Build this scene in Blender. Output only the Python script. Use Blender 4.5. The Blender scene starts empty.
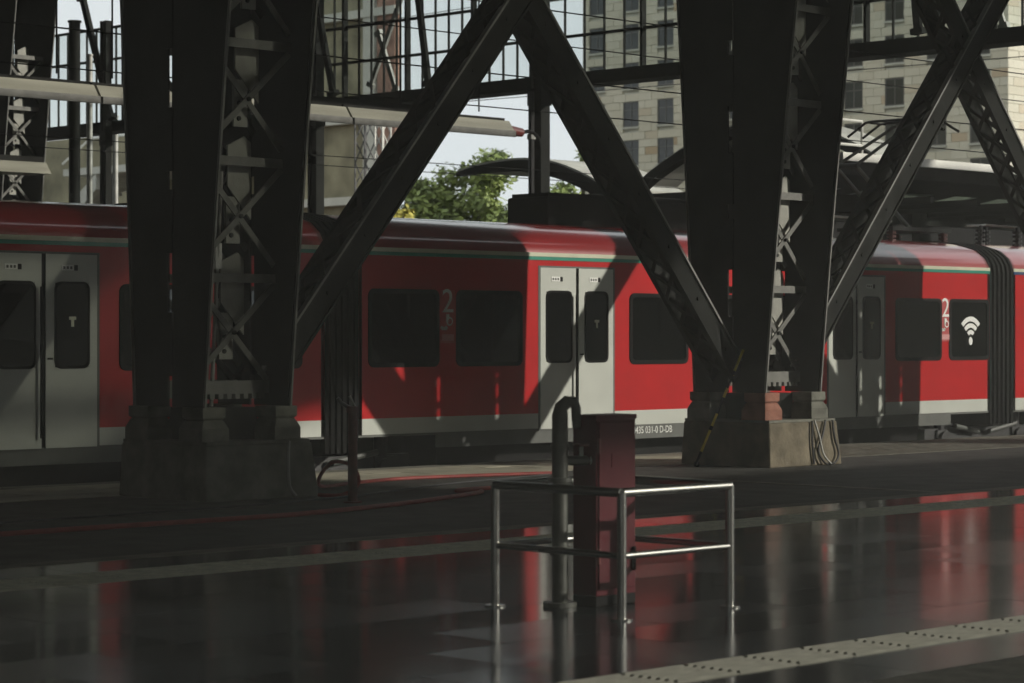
import bpy, math, random
from mathutils import Vector, Matrix
random.seed(7)
S = bpy.context.scene
COL = S.collection
# ------------------------------------------------------------------ camera, sky, sun, exposure
cam_d = bpy.data.cameras.new('camera'); cam = bpy.data.objects.new('camera', cam_d); COL.objects.link(cam)
cam_d.sensor_width = 36.0; cam_d.lens = 2450 / 1024 * 36; cam_d.shift_y = -6.5 / 1024
cam_d.clip_start = 0.1; cam_d.clip_end = 2000
cam.location = (0, 0, 1.6)
cam.rotation_euler = (math.radians(90), 0, math.radians(-45))
cam_d.dof.use_dof = True; cam_d.dof.focus_distance = 26.0; cam_d.dof.aperture_fstop = 4.0
S.camera = cam

W = bpy.data.worlds.new('sky'); S.world = W; W.use_nodes = True
wn = W.node_tree; wn.nodes.clear()
w_out = wn.nodes.new('ShaderNodeOutputWorld'); w_bg = wn.nodes.new('ShaderNodeBackground')
w_tc = wn.nodes.new('ShaderNodeTexCoord'); w_ns = wn.nodes.new('ShaderNodeTexNoise'); w_cr = wn.nodes.new('ShaderNodeValToRGB')
w_ns.inputs['Scale'].default_value = 3.0; w_ns.inputs['Detail'].default_value = 4
w_cr.color_ramp.elements[0].position = 0.35; w_cr.color_ramp.elements[0].color = (0.64, 0.70, 0.72, 1)
w_cr.color_ramp.elements[1].position = 0.7; w_cr.color_ramp.elements[1].color = (0.74, 0.77, 0.76, 1)
wn.links.new(w_tc.outputs['Generated'], w_ns.inputs['Vector']); wn.links.new(w_ns.outputs['Fac'], w_cr.inputs['Fac'])
wn.links.new(w_cr.outputs['Color'], w_bg.inputs['Color']); w_bg.inputs['Strength'].default_value = 1.15
wn.links.new(w_bg.outputs['Background'], w_out.inputs['Surface'])

SUN_DIR = Vector((0.75, -1.0, 0.44)).normalized()          # towards the sun
sun_d = bpy.data.lights.new('sun', 'SUN'); sun = bpy.data.objects.new('sun', sun_d); COL.objects.link(sun)
sun_d.energy = 3.8; sun_d.angle = math.radians(0.8); sun_d.color = (1.0, 0.95, 0.84)
sun.rotation_euler = SUN_DIR.to_track_quat('Z', 'Y').to_euler(); sun.location = (30, -40, 30)

S.view_settings.view_transform = 'Standard'; S.view_settings.look = 'None'
S.view_settings.gamma = 1.0; S.view_settings.use_curve_mapping = False
S.view_settings.exposure = 0.0

# ------------------------------------------------------------------ materials
def mat(name, col, rough=0.6, metal=0.0, var=0.15, scale=6.0, bump=0.0, bscale=None, spec=0.5, stretch=None, col2=None):
    m = bpy.data.materials.new(name); m.use_nodes = True
    n = m.node_tree; b = n.nodes['Principled BSDF']
    b.inputs['Roughness'].default_value = rough; b.inputs['Metallic'].default_value = metal
    b.inputs['Specular IOR Level'].default_value = spec
    tc = n.nodes.new('ShaderNodeTexCoord'); mp = n.nodes.new('ShaderNodeMapping')
    if stretch: mp.inputs['Scale'].default_value = stretch
    ns = n.nodes.new('ShaderNodeTexNoise'); ns.inputs['Scale'].default_value = scale; ns.inputs['Detail'].default_value = 6
    cr = n.nodes.new('ShaderNodeValToRGB')
    c2 = col2 or tuple(min(1, c * (1 + var)) for c in col)
    c1 = tuple(c * (1 - var) for c in col)
    cr.color_ramp.elements[0].position = 0.32; cr.color_ramp.elements[0].color = (*c1, 1)
    cr.color_ramp.elements[1].position = 0.68; cr.color_ramp.elements[1].color = (*c2, 1)
    n.links.new(tc.outputs['Object'], mp.inputs['Vector']); n.links.new(mp.outputs['Vector'], ns.inputs['Vector'])
    n.links.new(ns.outputs['Fac'], cr.inputs['Fac']); n.links.new(cr.outputs['Color'], b.inputs['Base Color'])
    if bump:
        nb = n.nodes.new('ShaderNodeTexNoise'); nb.inputs['Scale'].default_value = bscale or scale * 4; nb.inputs['Detail'].default_value = 5
        bm = n.nodes.new('ShaderNodeBump'); bm.inputs['Strength'].default_value = bump; bm.inputs['Distance'].default_value = 0.02
        n.links.new(mp.outputs['Vector'], nb.inputs['Vector']); n.links.new(nb.outputs['Fac'], bm.inputs['Height'])
        n.links.new(bm.outputs['Normal'], b.inputs['Normal'])
    return m

def glass(name, tint, gloss=0.12, rough=0.02, gcol=(0.9, 0.95, 0.95), fk=0.8):
    m = bpy.data.materials.new(name); m.use_nodes = True; n = m.node_tree; n.nodes.clear()
    o = n.nodes.new('ShaderNodeOutputMaterial'); t = n.nodes.new('ShaderNodeBsdfTransparent'); g = n.nodes.new('ShaderNodeBsdfGlossy')
    fr = n.nodes.new('ShaderNodeFresnel'); fr.inputs['IOR'].default_value = 1.5
    ad = n.nodes.new('ShaderNodeMath'); ad.operation = 'MULTIPLY_ADD'; ad.inputs[1].default_value = fk; ad.inputs[2].default_value = gloss
    ns = n.nodes.new('ShaderNodeTexNoise'); ns.inputs['Scale'].default_value = 1.3
    cr = n.nodes.new('ShaderNodeValToRGB')
    cr.color_ramp.elements[0].color = (*[c * 0.88 for c in tint], 1); cr.color_ramp.elements[1].color = (*tint, 1)
    g.inputs['Color'].default_value = (*gcol, 1); g.inputs['Roughness'].default_value = rough
    mx = n.nodes.new('ShaderNodeMixShader')
    n.links.new(ns.outputs['Fac'], cr.inputs['Fac']); n.links.new(cr.outputs['Color'], t.inputs['Color'])
    ge = n.nodes.new('ShaderNodeNewGeometry'); iv = n.nodes.new('ShaderNodeMath'); iv.operation = 'SUBTRACT'; iv.inputs[0].default_value = 1.0
    ml = n.nodes.new('ShaderNodeMath'); ml.operation = 'MULTIPLY'
    n.links.new(ge.outputs['Backfacing'], iv.inputs[1]); n.links.new(iv.outputs['Value'], ml.inputs[0]); n.links.new(ad.outputs['Value'], ml.inputs[1])
    n.links.new(fr.outputs['Fac'], ad.inputs[0]); n.links.new(ml.outputs['Value'], mx.inputs['Fac'])
    n.links.new(t.outputs['BSDF'], mx.inputs[1]); n.links.new(g.outputs['BSDF'], mx.inputs[2])
    n.links.new(mx.outputs['Shader'], o.inputs['Surface'])
    return m

def lamp_mat(name, col, strength):
    m = bpy.data.materials.new(name); m.use_nodes = True; b = m.node_tree.nodes['Principled BSDF']
    b.inputs['Base Color'].default_value = (*col, 1); b.inputs['Emission Color'].default_value = (*col, 1)
    b.inputs['Emission Strength'].default_value = strength
    return m

M = {
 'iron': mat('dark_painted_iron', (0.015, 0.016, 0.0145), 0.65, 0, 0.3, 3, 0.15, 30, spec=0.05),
 'iron_edge': mat('lit_edge_iron', (0.15, 0.15, 0.135), 0.5, 0, 0.25, 5, 0.1, 30, spec=0.4),  # paler than the other iron, standing in for sun-caught edges
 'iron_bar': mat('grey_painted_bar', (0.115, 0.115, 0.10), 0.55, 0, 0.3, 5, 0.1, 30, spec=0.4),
 'iron_plate': mat('lit_iron_plate', (0.24, 0.24, 0.205), 0.55, 0, 0.25, 4, 0.1, 20, spec=0.4),  # same grey ironwork, coloured paler as if lit
 'stone': mat('weathered_sandstone', (0.15, 0.13, 0.092), 0.9, 0, 0.35, 4, 0.5, 20, spec=0.2),
 'stone_grey': mat('grey_plinth_stone', (0.15, 0.15, 0.125), 0.9, 0, 0.3, 5, 0.4, 22, spec=0.2),
 'stone_pink': mat('reddish_stone', (0.26, 0.12, 0.085), 0.9, 0, 0.3, 6, 0.4, 22, spec=0.2),
 'train_red': mat('traffic_red_paint', (0.42, 0.007, 0.009), 0.3, 0, 0.08, 2, 0, spec=0.25),
 'train_roof': mat('dusty_red_roof_paint', (0.30, 0.022, 0.024), 0.32, 0, 0.25, 1.5, 0, spec=0.5, stretch=(0.15, 2, 2)),
 'train_white': mat('light_grey_door_paint', (0.47, 0.49, 0.44), 0.4, 0, 0.07, 2, 0, spec=0.4),
 'train_skirt': mat('slate_grey_skirt', (0.095, 0.10, 0.09), 0.5, 0, 0.15, 4, spec=0.3),
 'green': mat('green_stripe', (0.015, 0.22, 0.15), 0.3, 0, 0.1, 3),
 'blue': mat('blue_stripe', (0.01, 0.05, 0.13), 0.3, 0, 0.1, 3),
 'cream': mat('cream_line', (0.55, 0.56, 0.42), 0.3, 0, 0.1, 3),
 'rubber': mat('black_rubber', (0.008, 0.008, 0.008), 0.7, 0, 0.2, 8, spec=0.06),
 'black': mat('black_paint', (0.014, 0.014, 0.014), 0.7, 0, 0.2, 8, spec=0.05),
 'dark_metal': mat('dark_metal', (0.03, 0.03, 0.03), 0.45, 0.3, 0.3, 8),
 'trainglass': glass('tinted_train_glass', (0.16, 0.18, 0.18), 0.03),
 'gableglass': glass('gable_glass', (0.945, 0.97, 0.965), 0.0, 0.05, (0.75, 0.85, 0.85), 0.5),
 'roofglass': glass('sun_dimming_roof_glass', (0.40, 0.41, 0.39), 0.05, 0.2),  # tint set to dim the sun on the left car
 'seat': mat('blue_seat_fabric', (0.03, 0.05, 0.11), 0.85, 0, 0.2, 10),
 'interior': mat('train_interior', (0.25, 0.25, 0.23), 0.6, 0, 0.1, 4),
 'steel': mat('brushed_stainless', (0.44, 0.44, 0.41), 0.26, 1.0, 0.06, 30, 0, stretch=(1, 1, 8)),
 'red_box': mat('dark_red_cabinet_paint', (0.06, 0.004, 0.008), 0.5, 0, 0.15, 4, spec=0.15),
 'pipe': mat('cast_iron_pipe', (0.055, 0.058, 0.048), 0.45, 0.2, 0.3, 6, 0.1, 40),
 'rust': mat('rusty_red_pipe', (0.10, 0.022, 0.018), 0.6, 0, 0.35, 9, 0.2, 40),
 'hose': mat('red_rubber_hose', (0.24, 0.032, 0.025), 0.55, 0, 0.2, 9),
 'yellow': mat('yellow_paint', (0.75, 0.60, 0.08), 0.5, 0, 0.15, 8),
 'white': mat('white_print', (0.75, 0.76, 0.72), 0.5, 0, 0.03, 8),
 'pink_print': mat('pale_pink_print', (0.55, 0.25, 0.24), 0.5, 0, 0.05, 8),
 'cable': mat('black_cable', (0.012, 0.012, 0.012), 0.5, 0, 0.1, 8),
 'granite': mat('polished_dark_granite', (0.012, 0.0145, 0.016), 0.12, 0, 0.35, 30, 0.012, 6, spec=0.23),
 'granite_b': mat('polished_blue_granite', (0.017, 0.021, 0.023), 0.16, 0, 0.35, 26, 0.012, 5, spec=0.23),
 'granite_c': mat('polished_black_granite', (0.009, 0.011, 0.012), 0.10, 0, 0.35, 30, 0.012, 7, spec=0.23),
 'grout': mat('dark_grout', (0.012, 0.012, 0.012), 0.8, 0, 0.2, 10),
 'asphalt': mat('worn_asphalt', (0.06, 0.06, 0.054), 0.75, 0, 0.35, 2.5, 0.25, 60, spec=0.25),
 'concrete': mat('pale_platform_concrete', (0.17, 0.166, 0.137), 0.8, 0, 0.3, 3, 0.2, 40, spec=0.2),
 'tactile': mat('brightened_tactile_stone', (0.62, 0.61, 0.46), 0.7, 0, 0.2, 8, 0.1, 50, spec=0.3),  # paler than the near strip to make up for missing sun
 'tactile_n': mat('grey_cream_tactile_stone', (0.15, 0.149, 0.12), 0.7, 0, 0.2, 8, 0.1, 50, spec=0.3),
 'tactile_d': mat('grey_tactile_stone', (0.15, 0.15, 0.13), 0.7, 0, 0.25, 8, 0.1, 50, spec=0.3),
 'flag': mat('sun_tinted_flagstone', (0.34, 0.325, 0.25), 0.85, 0, 0.3, 1.2, 0.2, 40, spec=0.2),  # raised base colour stands in for sun on the flags
 'paver': mat('grey_paver', (0.13, 0.125, 0.10), 0.8, 0, 0.3, 7, 0.2, 40, spec=0.2),
 'ballast': mat('track_ballast', (0.045, 0.04, 0.035), 0.95, 0, 0.5, 25, 0.6, 60),
 'rail': mat('rusty_rail', (0.10, 0.07, 0.05), 0.5, 0.6, 0.3, 10),
 'roof_deck': mat('sooty_roof_deck', (0.03, 0.03, 0.028), 0.8, 0, 0.3, 1),
 'ashlar': None,
 'winframe': mat('window_frame', (0.10, 0.10, 0.095), 0.5, 0, 0.1, 6),
 'farpane': mat('dark_window_pane', (0.035, 0.042, 0.045), 0.12, 0, 0.3, 0.4),
 'brownstone': mat('yellow_brown_stone', (0.20, 0.185, 0.115), 0.9, 0, 0.35, 0.5, 0.3, 2, col2=(0.34, 0.31, 0.20)),
 'redbrick': mat('dull_red_brick', (0.26, 0.155, 0.115), 0.9, 0, 0.3, 1.5),
 'brownstone_dark': mat('dark_brown_stone', (0.10, 0.09, 0.075), 0.9, 0, 0.3, 0.4),
 'paleplaster': mat('pale_plaster', (0.50, 0.50, 0.44), 0.9, 0, 0.12, 0.8),
 'leaf': mat('green_leaves', (0.16, 0.24, 0.05), 0.6, 0, 0.5, 0.6, col2=(0.30, 0.37, 0.10)),
 'leaf_y': mat('yellow_leaves', (0.36, 0.32, 0.05), 0.6, 0, 0.35, 0.8),
 'bark': mat('bark', (0.05, 0.04, 0.03), 0.9, 0, 0.3, 5),
 'trough': mat('pale_enamel_trough', (0.27, 0.265, 0.215), 0.45, 0, 0.25, 1.5, stretch=(0.3, 3, 3)),
 'galv': mat('galvanised_steel', (0.36, 0.36, 0.33), 0.5, 0.3, 0.25, 4),
 'fascia': mat('white_fascia', (0.72, 0.72, 0.66), 0.6, 0, 0.1, 1),
 'greyroof': mat('grey_felt_roof', (0.36, 0.355, 0.31), 0.85, 0, 0.25, 1.2),
 'skylight': glass('pale_skylight', (0.80, 0.88, 0.82), 0.02, 0.3),
 'darkroof': mat('dark_canopy', (0.018, 0.018, 0.017), 0.8, 0, 0.3, 2, spec=0.05),
 'red_lamp': mat('red_lamp_housing', (0.11, 0.018, 0.015), 0.35, 0, 0.2, 6),
 'greypanel': mat('grey_cabinet', (0.11, 0.115, 0.105), 0.6, 0, 0.15, 3),
 'lamp': lamp_mat('lit_lamp', (1.0, 0.93, 0.66), 1.4),
 'lamp_o': lamp_mat('orange_signal', (1.0, 0.45, 0.25), 1.2),
}
b_ = M['train_roof'].node_tree.nodes['Principled BSDF']
b_.inputs['Coat Weight'].default_value = 1.0; b_.inputs['Coat Roughness'].default_value = 0.14; b_.inputs['Coat IOR'].default_value = 2.0
def ashlar_mat():
    m = bpy.data.materials.new('pale_ashlar'); m.use_nodes = True; n = m.node_tree; b = n.nodes['Principled BSDF']
    b.inputs['Roughness'].default_value = 0.9; b.inputs['Specular IOR Level'].default_value = 0.2
    at = n.nodes.new('ShaderNodeAttribute'); at.attribute_name = 'tone'
    cr = n.nodes.new('ShaderNodeValToRGB'); e = cr.color_ramp.elements
    e[0].position = 0.0; e[0].color = (0.43, 0.33, 0.21, 1); e[1].position = 1.0; e[1].color = (0.66, 0.63, 0.52, 1)
    x = e.new(0.03); x.color = (0.56, 0.46, 0.33, 1); x = e.new(0.08); x.color = (0.59, 0.555, 0.445, 1)
    n.links.new(at.outputs['Fac'], cr.inputs['Fac']); n.links.new(cr.outputs['Color'], b.inputs['Base Color'])
    return m
M['ashlar'] = ashlar_mat()

# ------------------------------------------------------------------ builders
ROOT = {}                                                     # object name -> world origin of its thing
def tag(o, label=None, cat=None, group=None, kind=None):
    if label: o['label'] = label
    if cat: o['category'] = cat
    if group: o['group'] = group
    if kind: o['kind'] = kind
    return o
def empty(name, loc, label, cat, group=None, kind=None):
    o = bpy.data.objects.new(name, None); COL.objects.link(o); o.location = loc; o.empty_display_size = 0.2
    ROOT[o.name] = Vector(loc)
    return tag(o, label, cat, group, kind)
class MB:
    def __init__(s): s.v = []; s.f = []
    def add(s, vs, fs):
        k = len(s.v); s.v += [tuple(v) for v in vs]; s.f += [tuple(i + k for i in f) for f in fs]; return s
    def box(s, x0, x1, y0, y1, z0, z1):
        return s.add([(x0,y0,z0),(x1,y0,z0),(x1,y1,z0),(x0,y1,z0),(x0,y0,z1),(x1,y0,z1),(x1,y1,z1),(x0,y1,z1)],
                     [(3,2,1,0),(4,5,6,7),(0,1,5,4),(1,2,6,5),(2,3,7,6),(3,0,4,7)])
    def hexa(s, p):                                           # 8 corners, bottom ring then top ring
        return s.add(p, [(3,2,1,0),(4,5,6,7),(0,1,5,4),(1,2,6,5),(2,3,7,6),(3,0,4,7)])
    def bar(s, p, q, w, t, up=(0, 0, 1)):                     # w across, t along `up`
        p, q, up = Vector(p), Vector(q), Vector(up); d = (q - p).normalized()
        a = d.cross(up)
        if a.length < 1e-4: a = d.cross(Vector((1, 0, 0)))
        a.normalize(); b = a.cross(d).normalized(); a *= w / 2; b *= t / 2
        return s.hexa([p-a-b, p+a-b, p+a+b, p-a+b, q-a-b, q+a-b, q+a+b, q-a+b])
    def tube(s, pts, r, n=8, cap=True):
        pts = [Vector(p) for p in pts]; k = len(s.v); m = len(pts); rr = r if isinstance(r, (list, tuple)) else [r] * m
        ref = None
        for i, p in enumerate(pts):
            d = (pts[min(i+1, m-1)] - pts[max(i-1, 0)]).normalized()
            if ref is None: ref = Vector((0, 0, 1)) if abs(d.z) < 0.9 else Vector((1, 0, 0))
            a = d.cross(ref).normalized(); b = a.cross(d).normalized(); ref = b
            for j in range(n):
                t = 2 * math.pi * j / n; s.v.append(tuple(p + rr[i] * (math.cos(t) * a + math.sin(t) * b)))
        for i in range(m - 1):
            for j in range(n):
                s.f.append((k+i*n+j, k+i*n+(j+1) % n, k+(i+1)*n+(j+1) % n, k+(i+1)*n+j))
        if cap: s.f.append(tuple(k+j for j in reversed(range(n)))); s.f.append(tuple(k+(m-1)*n+j for j in range(n)))
        return s
    def prism(s, prof, a, b, axis='x'):                       # profile in the other two axes, extruded a..b
        n = len(prof); P = {'x': lambda u, v, w: (w, u, v), 'y': lambda u, v, w: (u, w, v), 'z': lambda u, v, w: (u, v, w)}[axis]
        return s.add([P(u, v, a) for u, v in prof] + [P(u, v, b) for u, v in prof],
                     [tuple(range(n))[::-1], tuple(range(n, 2*n))] + [(i, (i+1) % n, n+(i+1) % n, n+i) for i in range(n)])
    def mesh(s, name, m, off=(0, 0, 0), smooth=False):
        me = bpy.data.meshes.new(name); o = Vector(off)
        me.from_pydata([tuple(Vector(v) - o) for v in s.v], [], s.f); me.materials.append(m if not isinstance(m, str) else M[m]); me.validate()
        import bmesh
        bm = bmesh.new(); bm.from_mesh(me); bmesh.ops.recalc_face_normals(bm, faces=bm.faces); bm.to_mesh(me); bm.free()
        if smooth: me.polygons.foreach_set('use_smooth', [True] * len(me.polygons))
        return me
    def build(s, name, m, parent=None, smooth=False, bevel=0.0, label=None, kind=None):
        off = ROOT[parent.name] if parent else Vector((0, 0, 0))
        o = bpy.data.objects.new(name, s.mesh(name, m, off, smooth)); COL.objects.link(o)
        if parent: o.parent = parent
        ROOT[o.name] = off
        if smooth:
            md = o.modifiers.new('edges', 'EDGE_SPLIT'); md.split_angle = math.radians(40)
        if bevel:
            md = o.modifiers.new('bevel', 'BEVEL'); md.width = bevel; md.segments = 2; md.limit_method = 'ANGLE'
        return tag(o, label, kind=kind)
def inst(name, me, loc, parent, rot=None):
    o = bpy.data.objects.new(name, me); COL.objects.link(o)
    o.location = Vector(loc) - (ROOT[parent.name] if parent else Vector((0, 0, 0)))
    if rot: o.rotation_euler = rot
    if parent: o.parent = parent
    return o
def text(body, name, size, loc, m, parent, rot=(math.pi/2, 0, 0), depth=0.002, sx=1.0):
    c = bpy.data.curves.new(name, 'FONT'); c.body = body; c.size = size; c.extrude = depth; c.align_x = 'CENTER'; c.align_y = 'CENTER'
    t = bpy.data.objects.new('tmp', c); COL.objects.link(t)
    me = bpy.data.meshes.new_from_object(t.evaluated_get(bpy.context.evaluated_depsgraph_get()))
    bpy.data.objects.remove(t); me.name = name; me.materials.clear(); me.materials.append(M[m])
    o = inst(name, me, loc, parent, rot); o.scale = (sx, 1, 1); return o
def rrect(x0, x1, z0, z1, r, n=4):
    out = []
    for cx, cz, a0 in ((x1-r, z1-r, 0), (x0+r, z1-r, 90), (x0+r, z0+r, 180), (x1-r, z0+r, 270)):
        for i in range(n + 1):
            a = math.radians(a0 + 90 * i / n); out.append((cx + r*math.cos(a), cz + r*math.sin(a)))
    return out
def ring(mb, outer, inner, ya, yb):                           # flat ring between two same-length profiles, in the xz plane
    n = len(outer); vs = [(u, ya, v) for u, v in outer] + [(u, ya, v) for u, v in inner] + [(u, yb, v) for u, v in outer] + [(u, yb, v) for u, v in inner]
    fs = []
    for i in range(n):
        j = (i + 1) % n
        fs += [(i, j, n+j, n+i), (2*n+i, 3*n+i, 3*n+j, 2*n+j), (i, 2*n+i, 2*n+j, j), (n+i, n+j, 3*n+j, 3*n+i)]
    return mb.add(vs, fs)

# ------------------------------------------------------------------ the setting: ground, platforms, floor
EDGE_Y = 21.95
g = MB().box(-200, 500, -300, 400, -1.2, -0.62).build('ground', 'ballast'); tag(g, 'dark ballast ground around the station', 'ground', kind='structure')
floor = MB().box(-30, 60, -16, 14.32, -0.5, -0.03).build('floor', 'grout'); tag(floor, 'polished dark granite platform floor with cream tactile strips', 'floor', kind='structure')
# far parts of the polished floor, too oblique or off frame to pick slabs apart
fb = MB()
for a in ((-30, 3.0, -16, 14.3), (27.0, 60, -16, 14.3), (3.0, 27.0, -16, 4.6)): fb.box(*a, -0.03, 0.0)
fb.build('granite_field', 'granite', floor)
SL, SWD = 1.2, 0.6
slab_me = [MB().box(0.003, SL-0.003, 0.003, SWD-0.003, -0.03, 0.0).mesh('floor_slab', k) for k in ('granite', 'granite_b', 'granite_c')]
def slab(x, y, lx, ly, me=None):
    if me is None: me = slab_me[random.choice((0, 0, 1, 2))]
    o = inst('floor_slab', me, (x, y, random.uniform(-0.0008, 0.0)), floor)
    o.scale = (lx / SL, ly / SWD, 1); return o
rows = [(4.6, 0.55), (5.15, 0.5), (5.65, 0.5), (6.85, 0.56)] + [(7.81 + 0.6*i, 0.6) for i in range(8)] + [(12.61, 0.44), (13.68, 0.60)]
nsl = 0; rest = MB()
for r, (y, ly) in enumerate(rows):
    x = 3.0 - (0.6 if r % 2 else 0.0)
    while x < 27.0:
        if x + SL > 0.50*y - 0.2 and x < 1.75*y + 0.8:
            slab(x, y, SL, ly); nsl += 1
        else: rest.box(x+.003, x+SL-.003, y+.003, y+ly-.003, -0.03, 0.0)
        x += SL
rest.build('floor_slab_remainder', 'granite', floor, kind='stuff')
def tactile_mesh(lx, ly, n, along, m, h=0.007):
    b = MB().box(0.002, lx-0.002, 0.002, ly-0.002, -0.03, 0.001)
    for i in range(n):
        if along == 'x':
            c = ly * (i + 0.5) / n; w = ly / n * 0.28
            b.hexa([(0.012,c-w,0.001),(lx-0.012,c-w,0.001),(lx-0.012,c+w,0.001),(0.012,c+w,0.001),(0.016,c-w*.5,h),(lx-0.016,c-w*.5,h),(lx-0.016,c+w*.5,h),(0.016,c+w*.5,h)])
        else:
            c = lx * (i + 0.5) / n; w = lx / n * 0.28
            b.hexa([(c-w,0.012,0.001),(c+w,0.012,0.001),(c+w,ly-0.012,0.001),(c-w,ly-0.012,0.001),(c-w*.5,0.016,h),(c+w*.5,0.016,h),(c+w*.5,ly-0.016,h),(c-w*.5,ly-0.016,h)])
    return b.mesh('tactile_slab', m)
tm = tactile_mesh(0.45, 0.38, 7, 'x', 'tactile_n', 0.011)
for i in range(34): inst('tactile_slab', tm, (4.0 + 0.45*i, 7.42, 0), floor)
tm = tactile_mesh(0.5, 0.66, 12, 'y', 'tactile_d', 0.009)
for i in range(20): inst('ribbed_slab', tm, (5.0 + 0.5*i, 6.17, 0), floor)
tm = tactile_mesh(0.6, 0.60, 9, 'x', 'tactile', 0.006)
for i in range(40): inst('tactile_slab', tm, (3.0 + 0.6*i, 13.06, 0), floor)
tm = MB().box(0.002, 0.598, 0.002, 0.24, -0.03, 0.001).mesh('kerb_slab', 'concrete')
# asphalt part of the platform up to the track
asp = MB().box(-30, 60, 14.32, EDGE_Y - 0.35, -0.5, 0.0).build('floor_asphalt', 'asphalt'); tag(asp, 'matt asphalt platform strip between the columns and the track', 'floor', kind='structure')
for i in range(32): inst('kerb_slab', tm, (3.0 + 0.6*i, 14.30, 0.001), asp)
tm2 = MB().box(0, 0.16, 0.002, 0.598, -0.03, 0.004).mesh('kerb_slab', 'concrete')
for i in range(8): inst('kerb_slab', tm2, (20.6, 14.56 + 0.6*i, 0.0), asp)
edge = MB().box(-30, 60, EDGE_Y - 0.35, EDGE_Y, -0.62, -0.02).build('trim_1', 'concrete'); tag(edge, 'pale concrete platform edge beside the red train', 'platform edge', kind='structure')
em = MB().box(0.004, 0.996, 0, 0.35, -0.02, 0.004).mesh('edge_stone', 'concrete')
for i in range(48): inst('edge_stone', em, (4.0 + i, EDGE_Y - 0.35, 0), edge)
pv = MB()
for i in range(56):
    for j in range(8):
        x = 24.6 + 0.3*i + (0.15 if j % 2 else 0); y = 19.6 + 0.24*j
        pv.box(x+.008, x+.292, y+.008, y+.232, -0.01, 0.008 + random.uniform(-.002, .002))
tag(pv.build('platform_paver', 'paver', asp), kind='stuff')
pv = MB()
for i in range(20):
    for j in range(3):
        x = 8.0 + 0.9*i + (0.4 if j % 2 else 0); y = 19.95 + 0.55*j
        pv.box(x+.008, x+.892, y+.008, y+.542, -0.01, 0.006 + random.uniform(-.002, .002))
tag(pv.build('concrete_flag', 'flag', asp), kind='stuff')
# tracks
for k, yc in enumerate((23.65, 27.6)):
    for yr in (yc - 0.72, yc + 0.72):
        r = MB().prism([(-.07,-.62+.0),(.07,-.62),(.07,-.6),(.012,-.585),(.012,-.50),(.036,-.485),(.036,-.46),(-.036,-.46),(-.036,-.485),(-.012,-.50),(-.012,-.585),(-.07,-.6)], -20, 60)
        for i, v in enumerate(r.v): r.v[i] = (v[0], v[1] + yr, v[2])
        side = ('near' if yr < yc else 'far') + ' rail of the ' + ('track under the red train' if k == 0 else 'track behind the red train')
        tag(r.build('rail', 'rail'), 'rusty steel ' + side, 'rail', 'running rails')
fp = MB().box(-20, 90, 29.6, 36.0, -0.62, 0.0).build('floor_far', 'asphalt'); tag(fp, 'far platform behind the red train', 'platform', kind='structure')
fp = MB().box(-20, 90, 44.5, 52.0, -0.62, 0.0).build('floor_farthest', 'asphalt'); tag(fp, 'farthest platform under the next arch columns', 'platform', kind='structure')
# hall roofs (above the frame) and walls added out of view to block light
RX1, RY0 = 79, -10.9
c1 = MB()
for i in range(22):
    for (a, b) in (((RY0, -5.2), (7.2, 18.2)) if 35 < -26 + 5*i < 53 else ((RY0, 18.2),)): c1.box(-26 + 5*i, -25.85 + 5*i, a, b, 9.9, 10.25)
for j in range(8):
    for (a, b) in (((-26, 35), (53, RX1)) if -5.2 < RY0 + 4*j < 7.2 else ((-26, RX1),)): c1.box(a, b, RY0 + 4*j, RY0 + .15 + 4*j, 9.95, 10.15)
ceil1 = c1.build('ceiling_near', 'iron'); tag(ceil1, 'iron frame of the unseen near hall roof, its glazed and open bays shaped for the sun', 'roof', kind='structure')
dk = MB()
for a in ((-26, 21, RY0, 18.2), (32.6, 35, RY0, 18.2), (21, 32.6, RY0, -3), (21, 32.6, 8, 18.2), (35, 53, RY0, -5.2), (35, 43.5, 7.2, 18.2), (43.5, 53, 7.2, 16.4), (53, RX1, RY0, 16.4), (-26, 43.5, 18.2, 20.0)): dk.box(*a, 10.2, 10.26)  # deck openings shaped to set where sun and sky light enter
dk.build('roof_deck', 'roof_deck', ceil1)
MB().box(21, 32.6, -3, 8, 10.2, 10.215).build('roof_glass', 'roofglass', ceil1)
c2 = MB()
prof = [(20.4 + 28.0*i/16, 10.7 + 4.6*math.sin(math.pi*i/16)) for i in range(17)]
prof += [(48.4 + 28.0*i/16, 10.7 + 4.6*math.sin(math.pi*i/16)) for i in range(1, 17)]
c2.prism(prof + [(y, z+0.2) for y, z in reversed(prof)], -26, 41)
ceil2 = c2.build('ceiling', 'roof_deck'); tag(ceil2, 'sooty vaulted deck of the train hall roof', 'roof', kind='structure')
wo = MB().box(-60, 66, -46, -44, -0.6, 18).box(80, 260, -46, -44, -0.6, 18).box(92, 94, -40, 16, -0.6, 16).build('wall_sky_block', 'brownstone_dark'); tag(wo, 'unseen dark wall added opposite the platforms to block the low sky', 'wall', kind='structure')  # added blockers, with a gap so the steel barrier catches bright edges
wb = MB().box(-30.5, -30, -16, 110, -0.6, 16).build('wall_shade_back', 'roof_deck'); tag(wb, 'unseen dark wall added behind the viewer to keep left-facing sides dark', 'wall', kind='structure')  # added so surfaces facing it stay dark

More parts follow.
